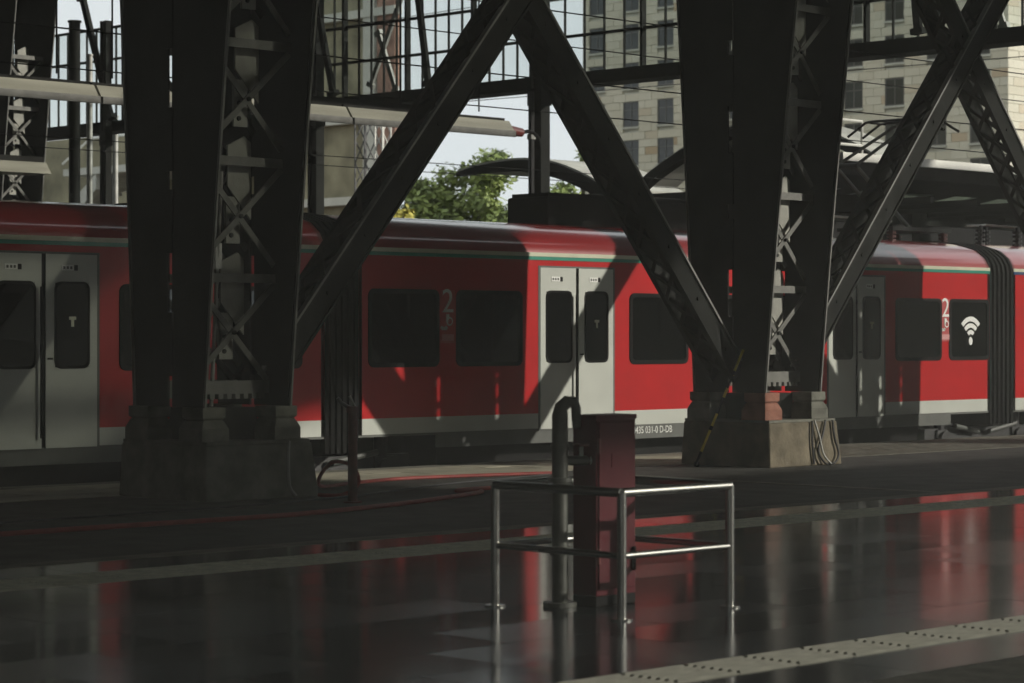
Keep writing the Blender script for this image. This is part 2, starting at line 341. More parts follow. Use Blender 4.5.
# ------------------------------------------------------------------ glazed gable at the hall end
GX = 41.0
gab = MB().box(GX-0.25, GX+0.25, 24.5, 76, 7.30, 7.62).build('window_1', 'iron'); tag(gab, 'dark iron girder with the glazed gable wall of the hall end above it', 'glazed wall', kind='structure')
MB().box(GX-0.45, GX-0.25, 24.5, 76, 7.30, 7.36).build('girder_flange', 'iron', gab)
ROWS = [7.62, 8.50, 9.40, 10.30]
ys = [25.0 + 0.62*i for i in range(25)]; y0 = ys[-1]
ys += [y0 + 0.47*i for i in range(1, 76)]
for z in ROWS[1:]: MB().box(GX-0.05, GX+0.05, 24.5, 76, z-0.03, z+0.03).build('glazing_bar', 'iron', gab)
mull = MB().box(-0.03, 0.03, -0.014, 0.014, 7.62, 10.3).mesh('mullion', 'iron')
for y in ys: inst('mullion', mull, (GX, y, 0), gab)
mullw = MB().box(-0.09, 0.05, -0.035, 0.035, 7.62, 10.3).mesh('mullion', 'iron')
for y in ys[4::5]: inst('heavy_mullion', mullw, (GX-0.05, y, 0), gab)
pane_me = {}
npane = 0
for i in range(len(ys) - 1):
    wv = round(ys[i+1] - ys[i], 2)
    px = 512 + 2450 * (GX - ys[i]) / (GX + ys[i])
    for k in range(3):
        if npane >= 298: break
        key = (wv, k)
        if key not in pane_me: pane_me[key] = MB().box(-0.006, 0.006, 0.014, wv-0.014, ROWS[k]+0.03*(k > 0), ROWS[k+1]-0.03).mesh('pane', 'gableglass')
        inst('pane', pane_me[key], (GX, ys[i], 0), gab); npane += 1
def slim_post(name, p, q, w, t, m, label, cat):
    o = MB().bar(p, q, w, t, (0, 1, 0)); e = empty(name, (p[0], p[1], p[2]), label, cat); o.build('shaft', m, e)
    d = (Vector(q) - Vector(p)).normalized()
    MB().bar(Vector(p), Vector(p) + d*0.12, w*1.8, t*1.8, (0, 1, 0)).build('foot_plate', m, e)
    MB().bar(Vector(q) - d*0.12, Vector(q), w*1.8, t*1.8, (0, 1, 0)).build('head_plate', m, e)
    return e
slim_post('gable_strut', (GX-0.6, 46.75, 7.62), (GX-0.6, 47.55, 10.6), 0.10, 0.16, 'iron', 'slanted dark strut left of the X-braced glass, over the pale trough', 'strut')
slim_post('gable_strut', (GX-0.6, 43.25, 7.62), (GX-0.6, 43.75, 10.6), 0.10, 0.16, 'iron', 'slanted dark strut in front of the glazing above the leafy tree', 'strut')
slim_post('gable_strut', (GX-0.6, 28.9, 7.62), (GX-0.6, 29.2, 10.6), 0.10, 0.16, 'iron', 'slanted dark strut in front of the glazing right of the sunlit-plinth column', 'strut')
slim_post('gable_strut', (GX-0.6, 56.2, 7.62), (GX-0.6, 57.6, 11.2), 0.12, 0.18, 'iron', 'slanted dark strut at the right end of the leftmost patch of glazing', 'strut')
for (ya, za, yb, zb, lab) in ((46.6, 7.9, 45.3, 10.3, 'pale diagonal wind brace behind the glazing, rising right above the pale trough'), (45.6, 7.7, 46.3, 9.3, 'pale diagonal wind brace behind the glazing, rising left above the pale trough'),
                              (42.9, 8.3, 42.2, 10.4, 'pale diagonal wind brace behind the glazing above the leafy tree'), (27.6, 7.7, 28.5, 10.3, 'pale diagonal wind brace behind the glazing beside the right X-bracing')):
    slim_post('wind_brace', (GX+0.5, ya, za), (GX+0.5, yb, zb), 0.07, 0.12, 'galv', lab, 'brace')
# posts that carry the gable
def gable_post(y, lab, w=0.30, pipe=True):
    e = empty('gable_post', (GX-0.5, y, 0.0 if 29 < y < 36 or 44 < y < 52 else -0.62), lab, 'post')
    z0 = ROOT[e.name].z
    for s in (-1, 1): MB().box(GX-0.5-w/2, GX-0.5+w/2, y+s*w/2-0.04, y+s*w/2+0.04, z0, 10.4).build('flange', 'iron', e)
    MB().box(GX-0.56, GX-0.44, y-w/2, y+w/2, z0, 10.4).build('web', 'iron', e)
    MB().box(GX-0.5-w*.8, GX-0.5+w*.8, y-w*.8, y+w*.8, z0, z0+0.06).build('base_plate', 'iron', e)
    MB().box(GX-0.5-w*.6, GX-0.5+w*.6, y-w*.75, y+w*.75, 6.9, 7.3).build('bracket', 'iron', e)
    if pipe:
        MB().tube([(GX-0.82, y-0.05, z0), (GX-0.82, y-0.05, 7.2)], 0.07).build('downpipe', 'dark_metal', e, True)
        for z in (2.5, 4.4, 6.1): MB().tube([(GX-0.82, y-0.05, z), (GX-0.82, y-0.05, z+.12)], 0.10).build('pipe_clamp', 'galv', e, True)
    return e
gable_post(39.6, 'dark steel gable post with a downpipe, centre of the inverted V bracing')
gable_post(47.55, 'thin dark gable post left of the pale trough, beside the near left column', 0.26, False)
gable_post(56.6, 'dark gable post beside the distant staircase', 0.20, False)
# ------------------------------------------------------------------ arch columns on stone plinths
def lean(z): z = max(0, z - 0.9); return 0.084*z + 0.004*z*z
PITCH = 1.14; ZF = 1.02; ZTOP = 8.9; CW = 1.05
def column(x0, y0, y1, zb, lab, group=None, detail=True):
    x1 = x0 + CW; ym = (y0 + y1) / 2
    e = empty('arch_column', (x0 + CW/2, ym, zb + 0.9), lab, 'column', group)
    zs = [0.9 + i*0.8 for i in range(13)]
    yf = lambda z: y0 - lean(z); yb = lambda z: y1 + 0.55*lean(z)
    T = 0.025; SLIT = 0.035
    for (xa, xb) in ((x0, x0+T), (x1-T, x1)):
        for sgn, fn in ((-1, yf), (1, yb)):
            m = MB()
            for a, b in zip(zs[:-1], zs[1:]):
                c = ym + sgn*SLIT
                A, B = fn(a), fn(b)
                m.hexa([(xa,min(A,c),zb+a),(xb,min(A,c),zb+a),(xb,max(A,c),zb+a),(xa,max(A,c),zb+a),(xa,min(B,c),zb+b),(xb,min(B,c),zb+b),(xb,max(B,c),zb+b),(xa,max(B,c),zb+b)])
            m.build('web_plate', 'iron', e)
    # edge angles along the leaning chords
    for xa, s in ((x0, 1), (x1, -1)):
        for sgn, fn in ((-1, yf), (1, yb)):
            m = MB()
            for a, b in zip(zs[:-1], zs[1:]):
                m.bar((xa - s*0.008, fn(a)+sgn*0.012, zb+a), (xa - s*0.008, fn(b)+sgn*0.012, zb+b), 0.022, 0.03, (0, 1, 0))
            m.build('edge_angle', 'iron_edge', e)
    # tie plates bridging the slit, rivet lines
    for i in range(8):
        z = 1.2 + i*1.0 + (0.2 if i % 2 else 0)
        for xx in (x0 - 0.012, x1 + 0.012):
            MB().box(xx-0.012, xx+0.012, ym-0.06, ym+0.06, zb+z, zb+z+0.62).build('tie_plate', 'iron', e)
    # recessed lacing on both open faces
    for sgn, fn in ((-1, yf), (1, yb)):
        R = 0.30
        P = lambda x, z: (x, fn(z) - sgn*R, zb + z)
        k = 0
        z = ZF
        fo = MB(); a = P(0, z)
        fo.box(x0+T, x1-T, a[1]-0.015, a[1]+0.015, zb+z, zb+z+0.13)
        for q in range(9): fo.box(x0+0.06+q*0.105, x0+0.115+q*0.105, a[1]-0.03, a[1]+0.03, zb+z-0.05, zb+z)
        fo.build('foot_plate', 'iron_bar', e)
        while z + PITCH < ZTOP:
            zt = z + PITCH
            MB().bar(P(x0+T, zt), P(x1-T, zt), 0.09, 0.02, (0, 1, 0)).build('cross_bar', 'iron_bar', e)
            for (xa, xb) in ((x0+0.04, x1-0.04), (x1-0.04, x0+0.04)):
                o = -0.012 if xa < xb else 0.012
                p, q = Vector(P(xa, z+0.13)), Vector(P(xb, zt-0.06)); p.y += o; q.y += o
                MB().bar(p, q, 0.06, 0.018, (0, 1, 0)).build('lacing_bar', 'iron_bar', e)
            if sgn < 0:
                c = P((x0+x1)/2, (z+0.13+zt-0.06)/2)
                MB().tube([(c[0], c[1]-0.045, c[2]), (c[0], c[1]+0.02, c[2])], 0.022, 8).build('rivet', 'iron', e)
            z = zt
    # notched stiffener inside, its pale colour painting in the light on it
    if detail:
        xs = x0 + 0.60; ysn = y0 + 0.30
        z = 1.30
        while z + PITCH < ZTOP:
            yy = y0 - lean(z+0.5) + 0.40
            st = MB().prism([(xs-0.16, zb+z+0.62), (xs+0.13, zb+z+0.30), (xs+0.13, zb+z+1.06), (xs+0.05, zb+z+1.12), (xs-0.16, zb+z+1.02)], yy-0.012, yy+0.012, 'y').build('stiffener_plate', 'iron_plate', e)
            MB().box(xs-0.17, xs+0.0, yy+0.0, yy+0.03, zb+z+0.06, zb+z+0.52).build('splice_plate', 'iron_plate', e)
            for q in range(3): MB().tube([(xs-0.11, yy-0.012, zb+z+0.14+q*0.15), (xs-0.11, yy+0.005, zb+z+0.14+q*0.15)], 0.024, 8).build('bolt', 'iron', e)
            MB().bar((xs-0.13, yy+0.05, zb+z+0.30), (xs+0.12, yy+0.05, zb+z), 0.07, 0.02, (0, 1, 0)).build('batten', 'iron', e)
            z += PITCH
        MB().tube([(x0+0.36, y0+0.36, zb+0.9), (x0+0.36, y0+0.2, zb+3.2)], 0.02).build('conduit', 'galv', e, True)
        MB().box(x0+0.32, x0+0.40, y0+0.24, y0+0.31, zb+2.25, zb+2.5).build('junction_box', 'galv', e)
    return e
YF0, YF1 = 18.75, 19.85
AX, BX, CX = 14.57, 23.07, 31.72
colA = column(AX, YF0, YF1, 0.0, 'dark lattice arch column at the left, beside the first pair of train doors', 'arch columns on the platform')
colB = column(BX, YF0, YF1, 0.0, 'dark lattice arch column right of centre, on the sunlit tan plinth', 'arch columns on the platform')
colC = column(CX, YF0, YF1, 0.0, 'dark lattice arch column beyond the right edge of the view', 'arch columns on the platform', False)
column(30.75, 47.3, 48.7, 0.0, 'distant dark lattice column at the top left, behind the first train doors', 'arch columns on the platform')

def pedestal(mb, x0, x1, y0, y1, z0, z1, sx, sy):
    # moulded pedestal: flared foot, shaft, cap; sx/sy = how far the foot flares
    st = [(z0, 1.0), (z0+0.12, 1.0), (z0+0.20, 0.45), (z1-0.12, 0.30), (z1-0.10, 0.65), (z1, 0.65)]
    for (a, fa), (b, fb_) in zip(st[:-1], st[1:]):
        mb.hexa([(x0-sx*fa,y0-sy*fa,a),(x1+sx*fa,y0-sy*fa,a),(x1+sx*fa,y1+sy*fa,a),(x0-sx*fa,y1+sy*fa,a),
                 (x0-sx*fb_,y0-sy*fb_,b),(x1+sx*fb_,y0-sy*fb_,b),(x1+sx*fb_,y1+sy*fb_,b),(x0-sx*fb_,y1+sy*fb_,b)])
    return mb
def plinth(x0, y0, y1, lab, bm, pms):
    x1 = x0 + CW
    e = empty('stone_plinth', (x0+CW/2, (y0+y1)/2, 0), lab, 'plinth', 'stone plinths under the arch columns')
    MB().hexa([(x0-.10,y0-.16,0),(x1+.26,y0-.16,0),(x1+.26,y1+.16,0),(x0-.10,y1+.16,0),(x0-.08,y0-.13,.54),(x1+.19,y0-.13,.54),(x1+.19,y1+.13,.54),(x0-.08,y1+.13,.54)]).build('base_block', bm, e, bevel=0.02)
    MB().box(x0-.07, x1+.17, y0-.12, y1+.12, .54, .57).build('bed_joint', 'stone_grey', e)
    k = 0
    for (xa, xb) in ((x0-.01, x0+.17), (x1-.16, x1+.02)):
        for (ya, yb) in ((y0-.01, y0+.24), (y1-.24, y1+.01)):
            pedestal(MB(), xa, xb, ya, yb, 0.57, 0.90, 0.075, 0.06).build('pedestal', pms[k], e, bevel=0.006); k += 1
    MB().box(x0+.22, x1-.2, y0+.25, y1-.25, .57, .885).build('core_block', 'iron', e)
    return e
plinth(AX, YF0, YF1, 'shadowed grey stone plinth under the left arch column', 'stone_grey', ('stone_grey',)*4)
plinth(BX, YF0, YF1, 'sunlit tan stone plinth with one reddish pedestal, right of centre', 'stone', ('stone_pink', 'stone_grey', 'stone_grey', 'stone_grey'))
plinth(CX, YF0, YF1, 'stone plinth beyond the right edge of the view', 'stone', ('stone_grey',)*4)
far = plinth(30.75, 47.3, 48.7, 'stone plinth of the distant column at the top left', 'stone_grey', ('stone_grey',)*4)

# ------------------------------------------------------------------ X bracing between the columns
def brace(p, q, lab, off):
    p, q = Vector(p), Vector(q); d = (q - p).normalized(); L = (q - p).length
    nrm = Vector((-d.z, 0, d.x));                                # in-plane normal, xz
    if nrm.z < 0: nrm = -nrm
    Wd, D = 0.27, 0.36
    e = empty('lattice_brace', tuple(p), lab, 'brace', 'X bracing beams between the columns')
    Y = Vector((0, 1, 0)); p = p + Y*off; q = q + Y*off
    for s in (-1, 1):
        MB().bar(p + Y*s*D/2, q + Y*s*D/2, Wd, 0.02, (0, 1, 0)).build('side_plate', 'iron', e)
        for t in (-1, 1):
            a = Y*s*(D/2 - 0.045*0 ) + nrm*t*(Wd/2)
            MB().bar(p + a, q + a, 0.026, 0.07, (0, 1, 0)).build('corner_angle', 'iron_edge' if (s < 0 and t > 0) else 'iron', e)  # front upper corner coloured paler for its sunlit ridge
    # lacing on the upper and lower faces
    st = 0.40; n = int(L / st)
    for t in (-1, 1):
        for i in range(n):
            a = p + d*(i*st + 0.1) + nrm*t*(Wd/2); b = a + d*st
            s = 1 if i % 2 else -1
            MB().bar(a + Y*s*D*.46, b - Y*s*D*.46, 0.05, 0.012, nrm).build('lacing_bar', 'iron', e)
            MB().bar(a - Y*s*D*.46 + nrm*.012, b + Y*s*D*.46 + nrm*.012, 0.05, 0.012, nrm).build('lacing_bar', 'iron', e)
    for i in range(int(L / 0.8)):
        c = p + d*(0.4 + 0.8*i) - Y*(D/2 + 0.012)
        MB().tube([c - Y*0.012, c + Y*0.01], 0.022, 6).build('rivet', 'iron', e)
    return e
def bay(xa, xb, lab1, lab2):
    zb, zx = 1.10, 5.46; xm = (xa + xb) / 2; dx = xm - xa; sl = (zx - zb) / dx
    ztop = zb + sl * (xb - xa) * 0.93
    brace((xa+0.02, 19.3, zb+0.02), (xa + (xb-xa)*0.93, 19.3, ztop), lab1, -0.02)
    brace((xb-0.02, 19.3, zb+0.02), (xb - (xb-xa)*0.93, 19.3, ztop), lab2, 0.02)
bay(AX + CW, BX, 'dark lattice brace rising right from the left column, left half of the inverted V', 'dark lattice brace falling right to the tan-plinth column, right half of the inverted V')
bay(BX + CW, CX, 'dark lattice brace rising right from the tan-plinth column, with a sunlit edge', 'dark lattice brace falling right to the picture edge, light showing through it')
# ------------------------------------------------------------------ the red train
TY, FY = 22.2, 25.1
Z0, Z1, ZW, ZT = 0.20, 0.39, 0.585, 2.58
PROF = [(TY, ZT), (TY+.02, 2.70), (TY+.09, 2.82), (TY+.26, 2.95), (TY+.60, 3.05), (TY+1.0, 3.10), ((TY+FY)/2, 3.12)]
PROF = PROF + [(TY+FY-y, z) for y, z in reversed(PROF[:-1])]
car0 = empty('train_car', (11.5, 23.65, -0.46), 'red commuter train car at the left edge, behind the left column', 'train', 'cars of the red train')
car1 = empty('train_car', (26.2, 23.65, -0.46), 'middle red commuter train car with grey doors and a wifi symbol', 'train', 'cars of the red train')
car2 = empty('train_car', (40.0, 23.65, -0.46), 'next red train car at the right edge, beyond the ribbed bellows', 'train', 'cars of the red train')
def panel(mb, xa, xb, za, zb, holes, y0, y1):
    xs = sorted({xa, xb, *[min(max(v, xa), xb) for h in holes for v in h[:2]]}); 
    for a, b in zip(xs[:-1], xs[1:]):
        if b - a < 1e-4: continue
        cuts = sorted((h[2], h[3]) for h in holes if h[0] < (a+b)/2 < h[1]); z = za
        for (c, d) in cuts:
            if c > z: mb.box(a, b, y0, y1, z, min(c, zb))
            z = max(z, d)
        if z < zb: mb.box(a, b, y0, y1, z, zb)
    return mb
WZ0, WZ1 = 1.24, 2.13
DOORS0 = [(5.9, 7.3), (14.37, 15.77)]
DOORS1 = [(22.71, 24.11), (28.78, 30.15)]
WINS0 = [(8.0, 9.1), (9.5, 10.6), (11.0, 12.1), (12.5, 13.6), (16.10, 17.20), (17.56, 18.66)]
WINS1 = [(19.77, 20.88), (21.24, 22.35), (24.47, 25.60), (25.96, 27.06), (27.4, 28.3), (30.47, 31.60), (31.87, 32.98-0.09)]
DOORS2 = [(36.2, 37.6)]
WINS2 = [(33.98, 35.08), (35.2, 35.9), (38.2, 39.3), (39.7, 40.8), (41.3, 42.4)]
def window(car, x0, x1, z0, z1, y, s):                       # s=-1 faces the viewer's side
    o = rrect(x0-.035, x1+.035, z0-.035, z1+.035, .09); i = rrect(x0+.02, x1-.02, z0+.02, z1-.02, .06)
    fr = ring(MB(), o, i, y + s*0.012, y - s*0.05).build('window_frame', 'rubber', car)
    MB().prism(i, y - s*0.004, y - s*0.012, 'y').build('pane', 'trainglass', fr)
    return fr
def side(car, xa, xb, doors, wins, y, s):
    holes = [(a, b, Z1-.02, 2.48) for a, b in doors] + [(a, b, WZ0, WZ1) for a, b in wins]
    y0, y1 = (y, y+.06) if s < 0 else (y-.06, y)
    panel(MB(), xa, xb, ZW, ZT, holes, y0, y1).build('side_panel', 'train_red', car)
    dh = [(a, b, 0, 3) for a, b in doors]
    panel(MB(), xa, xb, Z1, ZW, dh, y0, y1).build('white_band', 'train_white', car)
    for a, b in wins: window(car, a, b, WZ0, WZ1, y, s)
    for a, b in doors:
        m = (a + b) / 2
        MB().box(a-.03, b+.03, y-s*0.055-.01, y-s*0.055+.01, Z1-.03, 2.51).build('door_recess', 'rubber', car) if s > 0 else None
        ring(MB(), [(a-.03, Z1-.03), (b+.03, Z1-.03), (b+.03, 2.50), (a-.03, 2.50)], [(a+.004, Z1-.015), (b-.004, Z1-.015), (b-.004, 2.474), (a+.004, 2.474)], y+s*.004, y-s*.05).build('door_frame', 'train_skirt', car)
        for k, (p, q) in enumerate(((a+.006, m-.028), (m+.028, b-.006))):
            w0, w1 = (p + .11, q - .085) if k == 0 else (p + .12, q - .11)
            lf = panel(MB(), p, q, Z1-.01, 2.475, [(w0, w1, 1.25, 2.165)], y - s*.012 - .02, y - s*.012 + .02).build('door_leaf', 'train_white', car)
            o = rrect(w0-.012, w1+.012, 1.235, 2.18, .085); i = rrect(w0+.015, w1-.015, 1.265, 2.15, .07)
            ring(MB(), o, i, y + s*0.016, y - s*.03).build('window_seal', 'rubber', lf)
            MB().prism(i, y + s*.010, y + s*.004, 'y').build('pane', 'trainglass', lf)
            if s < 0:
                for q2, (dx, w, mm) in enumerate(((0.20, .16, 'white'), (0.36, .05, 'black'))):
                    MB().box(p+dx, p+dx+w, y-.014, y-.008, 2.30, 2.36).build('door_sticker', mm, lf)
                for q2 in range(3): MB().box(p+.22+q2*.045, p+.245+q2*.045, y-.017, y-.013, 2.315, 2.345).build('sticker_print', 'train_skirt', lf)
                if k == 1:
                    c = (w0 + w1)/2
                    MB().box(c-.045, c+.045, y-.020, y-.016, 1.765, 1.80).build('pane_sticker', 'pink_print' if False else 'cream', lf)
                    MB().box(c-.018, c+.018, y-.020, y-.016, 1.69, 1.765).build('pane_sticker', 'cream', lf)
                    MB().box(p+.02, p+.085, y-.016, y-.008, 1.335, 1.355).build('push_button', 'rubber', lf)
                else:
                    MB().tube([(q-.03, y-.05, Z1+.1), (q-.03, y-.05, 2.12)], 0.014).build('grab_bar', 'rubber', lf, True)
        MB().box(m-.028, m+.028, y - s*.02 - .012, y - s*.02 + .012, Z1, 2.475).build('door_seal', 'rubber', car)
    MB().box(xa, xb, y+s*.004-.004, y+s*.004+.004, 2.572, 2.616).build('green_stripe', 'blue' if car is car2 else 'green', car)
    MB().box(xa, xb, y+s*.006-.004, y+s*.006+.004, 2.618, 2.668).build('cream_line', 'cream', car)
for car, xa, xb, dd, ww in ((car0, 4.0, 19.05, DOORS0, WINS0), (car1, 19.58, 32.95, DOORS1, WINS1), (car2, 33.62, 46.0, DOORS2, WINS2)):
    side(car, xa, xb, dd, ww, TY, -1); side(car, xa, xb, dd, ww, FY, 1)
    n = len(PROF); rm = MB()
    inner = [(23.65 + (y-23.65)*0.97, z-0.05) for y, z in PROF]
    rm.prism(PROF + list(reversed(inner)), xa, xb); rm.build('roof', 'train_roof', car, True)
    MB().box(xa, xb, TY+.06, FY-.06, 0.36, 0.44).build('car_floor', 'interior', car)
    for xx in (xa, xb-.06): MB().prism(PROF + [(FY, Z1), (TY, Z1)], xx, xx+.06).build('end_wall', 'train_skirt', car)
    MB().box(xa, xb, TY+.3, FY-.3, 2.50, 2.54).build('ceiling_lining', 'interior', car)
    seat_xs = [w[0] + 0.05 for w in ww] + [w[0] + .62 for w in ww]
    for x in seat_xs:
        for y in (TY+.12, FY-1.12):
            st = MB().box(x, x+.45, y, y+1.0, .80, .92).build('seat', 'seat', car)
            MB().hexa([(x+.0,y,.9),(x+.10,y,.9),(x+.10,y+1,.9),(x,y+1,.9),(x-.06,y,1.55),(x,y,1.55),(x,y+1,1.55),(x-.06,y+1,1.55)]).build('seat_back', 'seat', st)
            MB().box(x+.1, x+.35, y+.4, y+.6, .44, .80).build('seat_post', 'greypanel', st)
# skirts with gaps at the bogies
panel(MB(), 4.0, 19.05, Z0, Z1, [(17.8, 19.05, Z0, Z1-.03)], TY+.01, TY+.05).build('skirt', 'train_skirt', car0)
sk = panel(MB(), 19.58, 32.95, Z0, Z1, [(19.58, 20.9, Z0, Z1-.03), (31.9, 32.95, Z0, Z1-.03)], TY+.01, TY+.05).build('skirt', 'train_skirt', car1)
panel(MB(), 33.62, 46.0, Z0, Z1, [(33.62, 35.2, Z0, Z1-.03)], TY+.01, TY+.05).build('skirt', 'train_skirt', car2)
MB().box(21.2, 31.5, TY+.35, FY-.35, -.15, .36).build('underframe', 'black', car1)
MB().box(4, 17.4, TY+.35, FY-.35, -.15, .36).build('underframe', 'black', car0)
MB().box(35.6, 46, TY+.35, FY-.35, -.15, .36).build('underframe', 'black', car2)
def bogie(car, xc):
    b = MB().box(xc-1.5, xc+1.5, TY+.42, TY+.54, -.10, .12)
    for s in (-1, 1): b.box(xc+s*1.05-.16, xc+s*1.05+.16, TY+.38, TY+.56, -.18, .10)
    bo = b.build('bogie_frame', 'dark_metal', car)
    for s in (-1, 1):
        MB().tube([(xc+s*1.05, TY+.62, -.05), (xc+s*1.05, TY+.75, -.05)], 0.41, 20).build('wheel', 'dark_metal', bo)
        MB().tube([(xc+s*1.05, TY+2.15, -.05), (xc+s*1.05, TY+2.28, -.05)], 0.41, 20).build('wheel', 'dark_metal', bo)
        MB().tube([(xc+s*1.05, TY+.62, -.05), (xc+s*1.05, TY+2.28, -.05)], 0.08, 10).build('axle', 'dark_metal', bo)
        MB().tube([(xc+s*1.05, TY+.32, -.05), (xc+s*1.05, TY+.42, -.05)], 0.13, 12).build('axle_box', 'dark_metal', bo)
        MB().tube([(xc+s*0.15, TY+.33, .05), (xc+s*.85, TY+.30, .16)], 0.04, 8).build('damper', 'train_skirt', bo, True)
        MB().tube([(xc+s*1.05, TY+.46, .10), (xc+s*1.05, TY+.46, .34)], 0.09, 10).build('spring', 'dark_metal', bo)
bogie(car1, 33.28); bogie(car1, 19.3)
# bellows between the cars: a stack of ribs following the body outline
def bellows(car, xa, xb):
    core = [(23.65+(y-23.65)*.95, z-.05) for y, z in PROF] + [(FY-.08, Z0), (TY+.08, Z0)]
    out = [(y, z+.015) for y, z in PROF] + [(FY, Z0-.02), (TY, Z0-.02)]
    be = MB().prism(core, xa, xb).build('bellows', 'rubber', car); k = len(out); st = (xb-xa-.06)/5
    for i in range(6):
        x = xa + .005 + i*st
        vs = [(x, *v) for v in out] + [(x, *v) for v in core] + [(x+.055, *v) for v in out] + [(x+.055, *v) for v in core]
        fs = []
        for a in range(k):
            b = (a+1) % k; fs += [(a, b, k+b, k+a), (2*k+a, 3*k+a, 3*k+b, 2*k+b), (a, 2*k+a, 2*k+b, b)]
        MB().add(vs, fs).build('bellows_rib', 'rubber', be)
bellows(car1, 32.95, 33.62); bellows(car0, 19.05, 19.58)
# markings
def class_sign(car, xc, zt, dim=False):
    s = MB().box(xc-.135, xc+.135, zt-.68, zt, TY-.004 if False else 0, 0) if False else MB().box(xc-.125, xc+.125, TY-.006, TY-.001, zt-.66, zt).build('class_sign', 'pink_sign', car)
    text('2', 'class_number', 0.42, (xc, TY-.009, zt-.15), 'white', s)
    MB().tube([(xc+.03, TY-.011, zt-.39), (xc+.03, TY-.007, zt-.39)], 0.055, 14).build('wheelchair_icon', 'white', s)
    MB().tube([(xc+.03, TY-.013, zt-.39), (xc+.03, TY-.009, zt-.39)], 0.036, 14).build('wheelchair_icon', 'pink_sign', s)
    MB().box(xc-.03, xc+.02, TY-.013, TY-.008, zt-.40, zt-.30).build('wheelchair_icon', 'white', s)
    MB().box(xc-.10, xc-.02, TY-.011, TY-.007, zt-.50, zt-.46).build('bicycle_icon', 'white', s)
    for q in (-.08, -.01): MB().tube([(xc+q-.02, TY-.011, zt-.47), (xc+q-.02, TY-.007, zt-.47)], 0.024, 10).build('bicycle_icon', 'white', s)
    MB().box(xc-.10, xc+.10, TY-.010, TY-.006, zt-.63, zt-.55).build('notice', 'pink_print', s)
M['pink_sign'] = mat('red_sign_film', (0.40, 0.045, 0.045), 0.4, 0, 0.05, 5)
class_sign(car1, 31.735, 2.16); class_sign(car1, 21.06, 2.16)
def wifi(car, xc, zc):
    b = MB(); yy0, yy1 = TY-.020, TY-.014
    for r, w in ((.34, .075), (.235, .07), (.13, .065)):
        A = [math.radians(42 + 96*i/12) for i in range(13)]
        outer = [(xc + r*math.cos(a), zc + r*math.sin(a)) for a in A]; inner = [(xc + (r-w)*math.cos(a), zc + (r-w)*math.sin(a)) for a in A]
        b.prism(outer + inner[::-1], yy0, yy1, 'y')
    b.prism([(xc + .05*math.cos(a*math.pi/6), zc - .045 + .065*math.sin(a*math.pi/6)) for a in range(12)], yy0, yy1, 'y')
    b.build('wifi_symbol', 'white', car)
wifi(car1, 32.40, 1.55)
text('80 0435 031-0 D-DB', 'car_number', 0.135, (24.84, TY+.006, 0.31), 'white', sk, sx=0.82)
# roof equipment
rb = MB().box(24.0, 27.5, 23.3, 24.1, 3.02, 3.50).build('roof_unit', 'black', car1, bevel=0.03)
MB().box(24.05, 27.5, 23.35, 24.05, 3.50, 3.55).build('unit_lid', 'black', rb)
MB().box(17.2, 17.9, 23.0, 23.9, 3.06, 3.16).build('roof_antenna', 'black', car0, bevel=0.03)
# pantograph
pt = MB().box(31.6, 33.2, 23.1, 24.2, 3.26, 3.32).build('pantograph_base', 'dark_metal', car1)
for (x, y) in ((31.7, 23.2), (31.7, 24.1), (33.1, 23.2), (33.1, 24.1)):
    ins = MB()
    for k in range(3): ins.tube([(x, y, 3.08 + .06*k), (x, y, 3.12 + .06*k)], .075, 10)
    ins.tube([(x, y, 3.05), (x, y, 3.28)], .04, 8); ins.build('insulator', 'rust', pt)
for y in (23.45, 23.85):
    MB().tube([(32.5, y, 3.34), (31.1, y, 4.27)], 0.035).build('lower_arm', 'iron_bar', pt, True)
    MB().tube([(31.1, y, 4.27), (32.62, 23.65 + (y-23.65)*.7, 5.0)], 0.028).build('upper_arm', 'iron_bar', pt, True)
MB().tube([(31.1, 23.4, 4.27), (31.1, 23.9, 4.27)], 0.04).build('knee_joint', 'dark_metal', pt, True)
for dx in (-.2, .2):
    pts = [(32.62+dx, 23.65 + t*.95, 5.08 - (0.22*max(0, abs(t)-.6)/.4)**1 * (abs(t) > .6)) for t in [i/8-1 for i in range(17)]]
    MB().tube(pts, 0.022).build('contact_strip', 'dark_metal', pt, True)
for s in (-1, 1): MB().tube([(32.42, 23.65+s*.5, 5.06), (32.82, 23.65+s*.5, 5.06)], 0.018).build('head_bar', 'dark_metal', pt, True)
for i, (x, y) in enumerate(((29.4, 23.3), (30.3, 23.5), (34.3, 23.3), (34.9, 23.6), (35.4, 23.3), (30.9, 23.2))):
    ins = MB(); c = car1 if x < 33 else car2
    for k in range(4): ins.tube([(x, y, 3.10 + .07*k), (x, y, 3.14 + .07*k)], .085, 10)
    ins.tube([(x, y, 3.06), (x, y, 3.42)], .04, 8); ins.build('roof_insulator', 'dark_metal', c)
MB().tube([(29.4, 23.3, 3.42), (30.3, 23.5, 3.46), (30.9, 23.2, 3.42), (31.7, 23.2, 3.4)], 0.018).build('roof_busbar', 'galv', car1, True)
MB().tube([(33.9, 23.3, 3.4), (34.3, 23.3, 3.42), (34.9, 23.6, 3.46), (35.4, 23.3, 3.42)], 0.018).build('roof_busbar', 'galv', car2, True)
MB().box(28.2, 29.2, 22.9, 24.3, 3.04, 3.22).build('roof_duct', 'darkroof', car1)

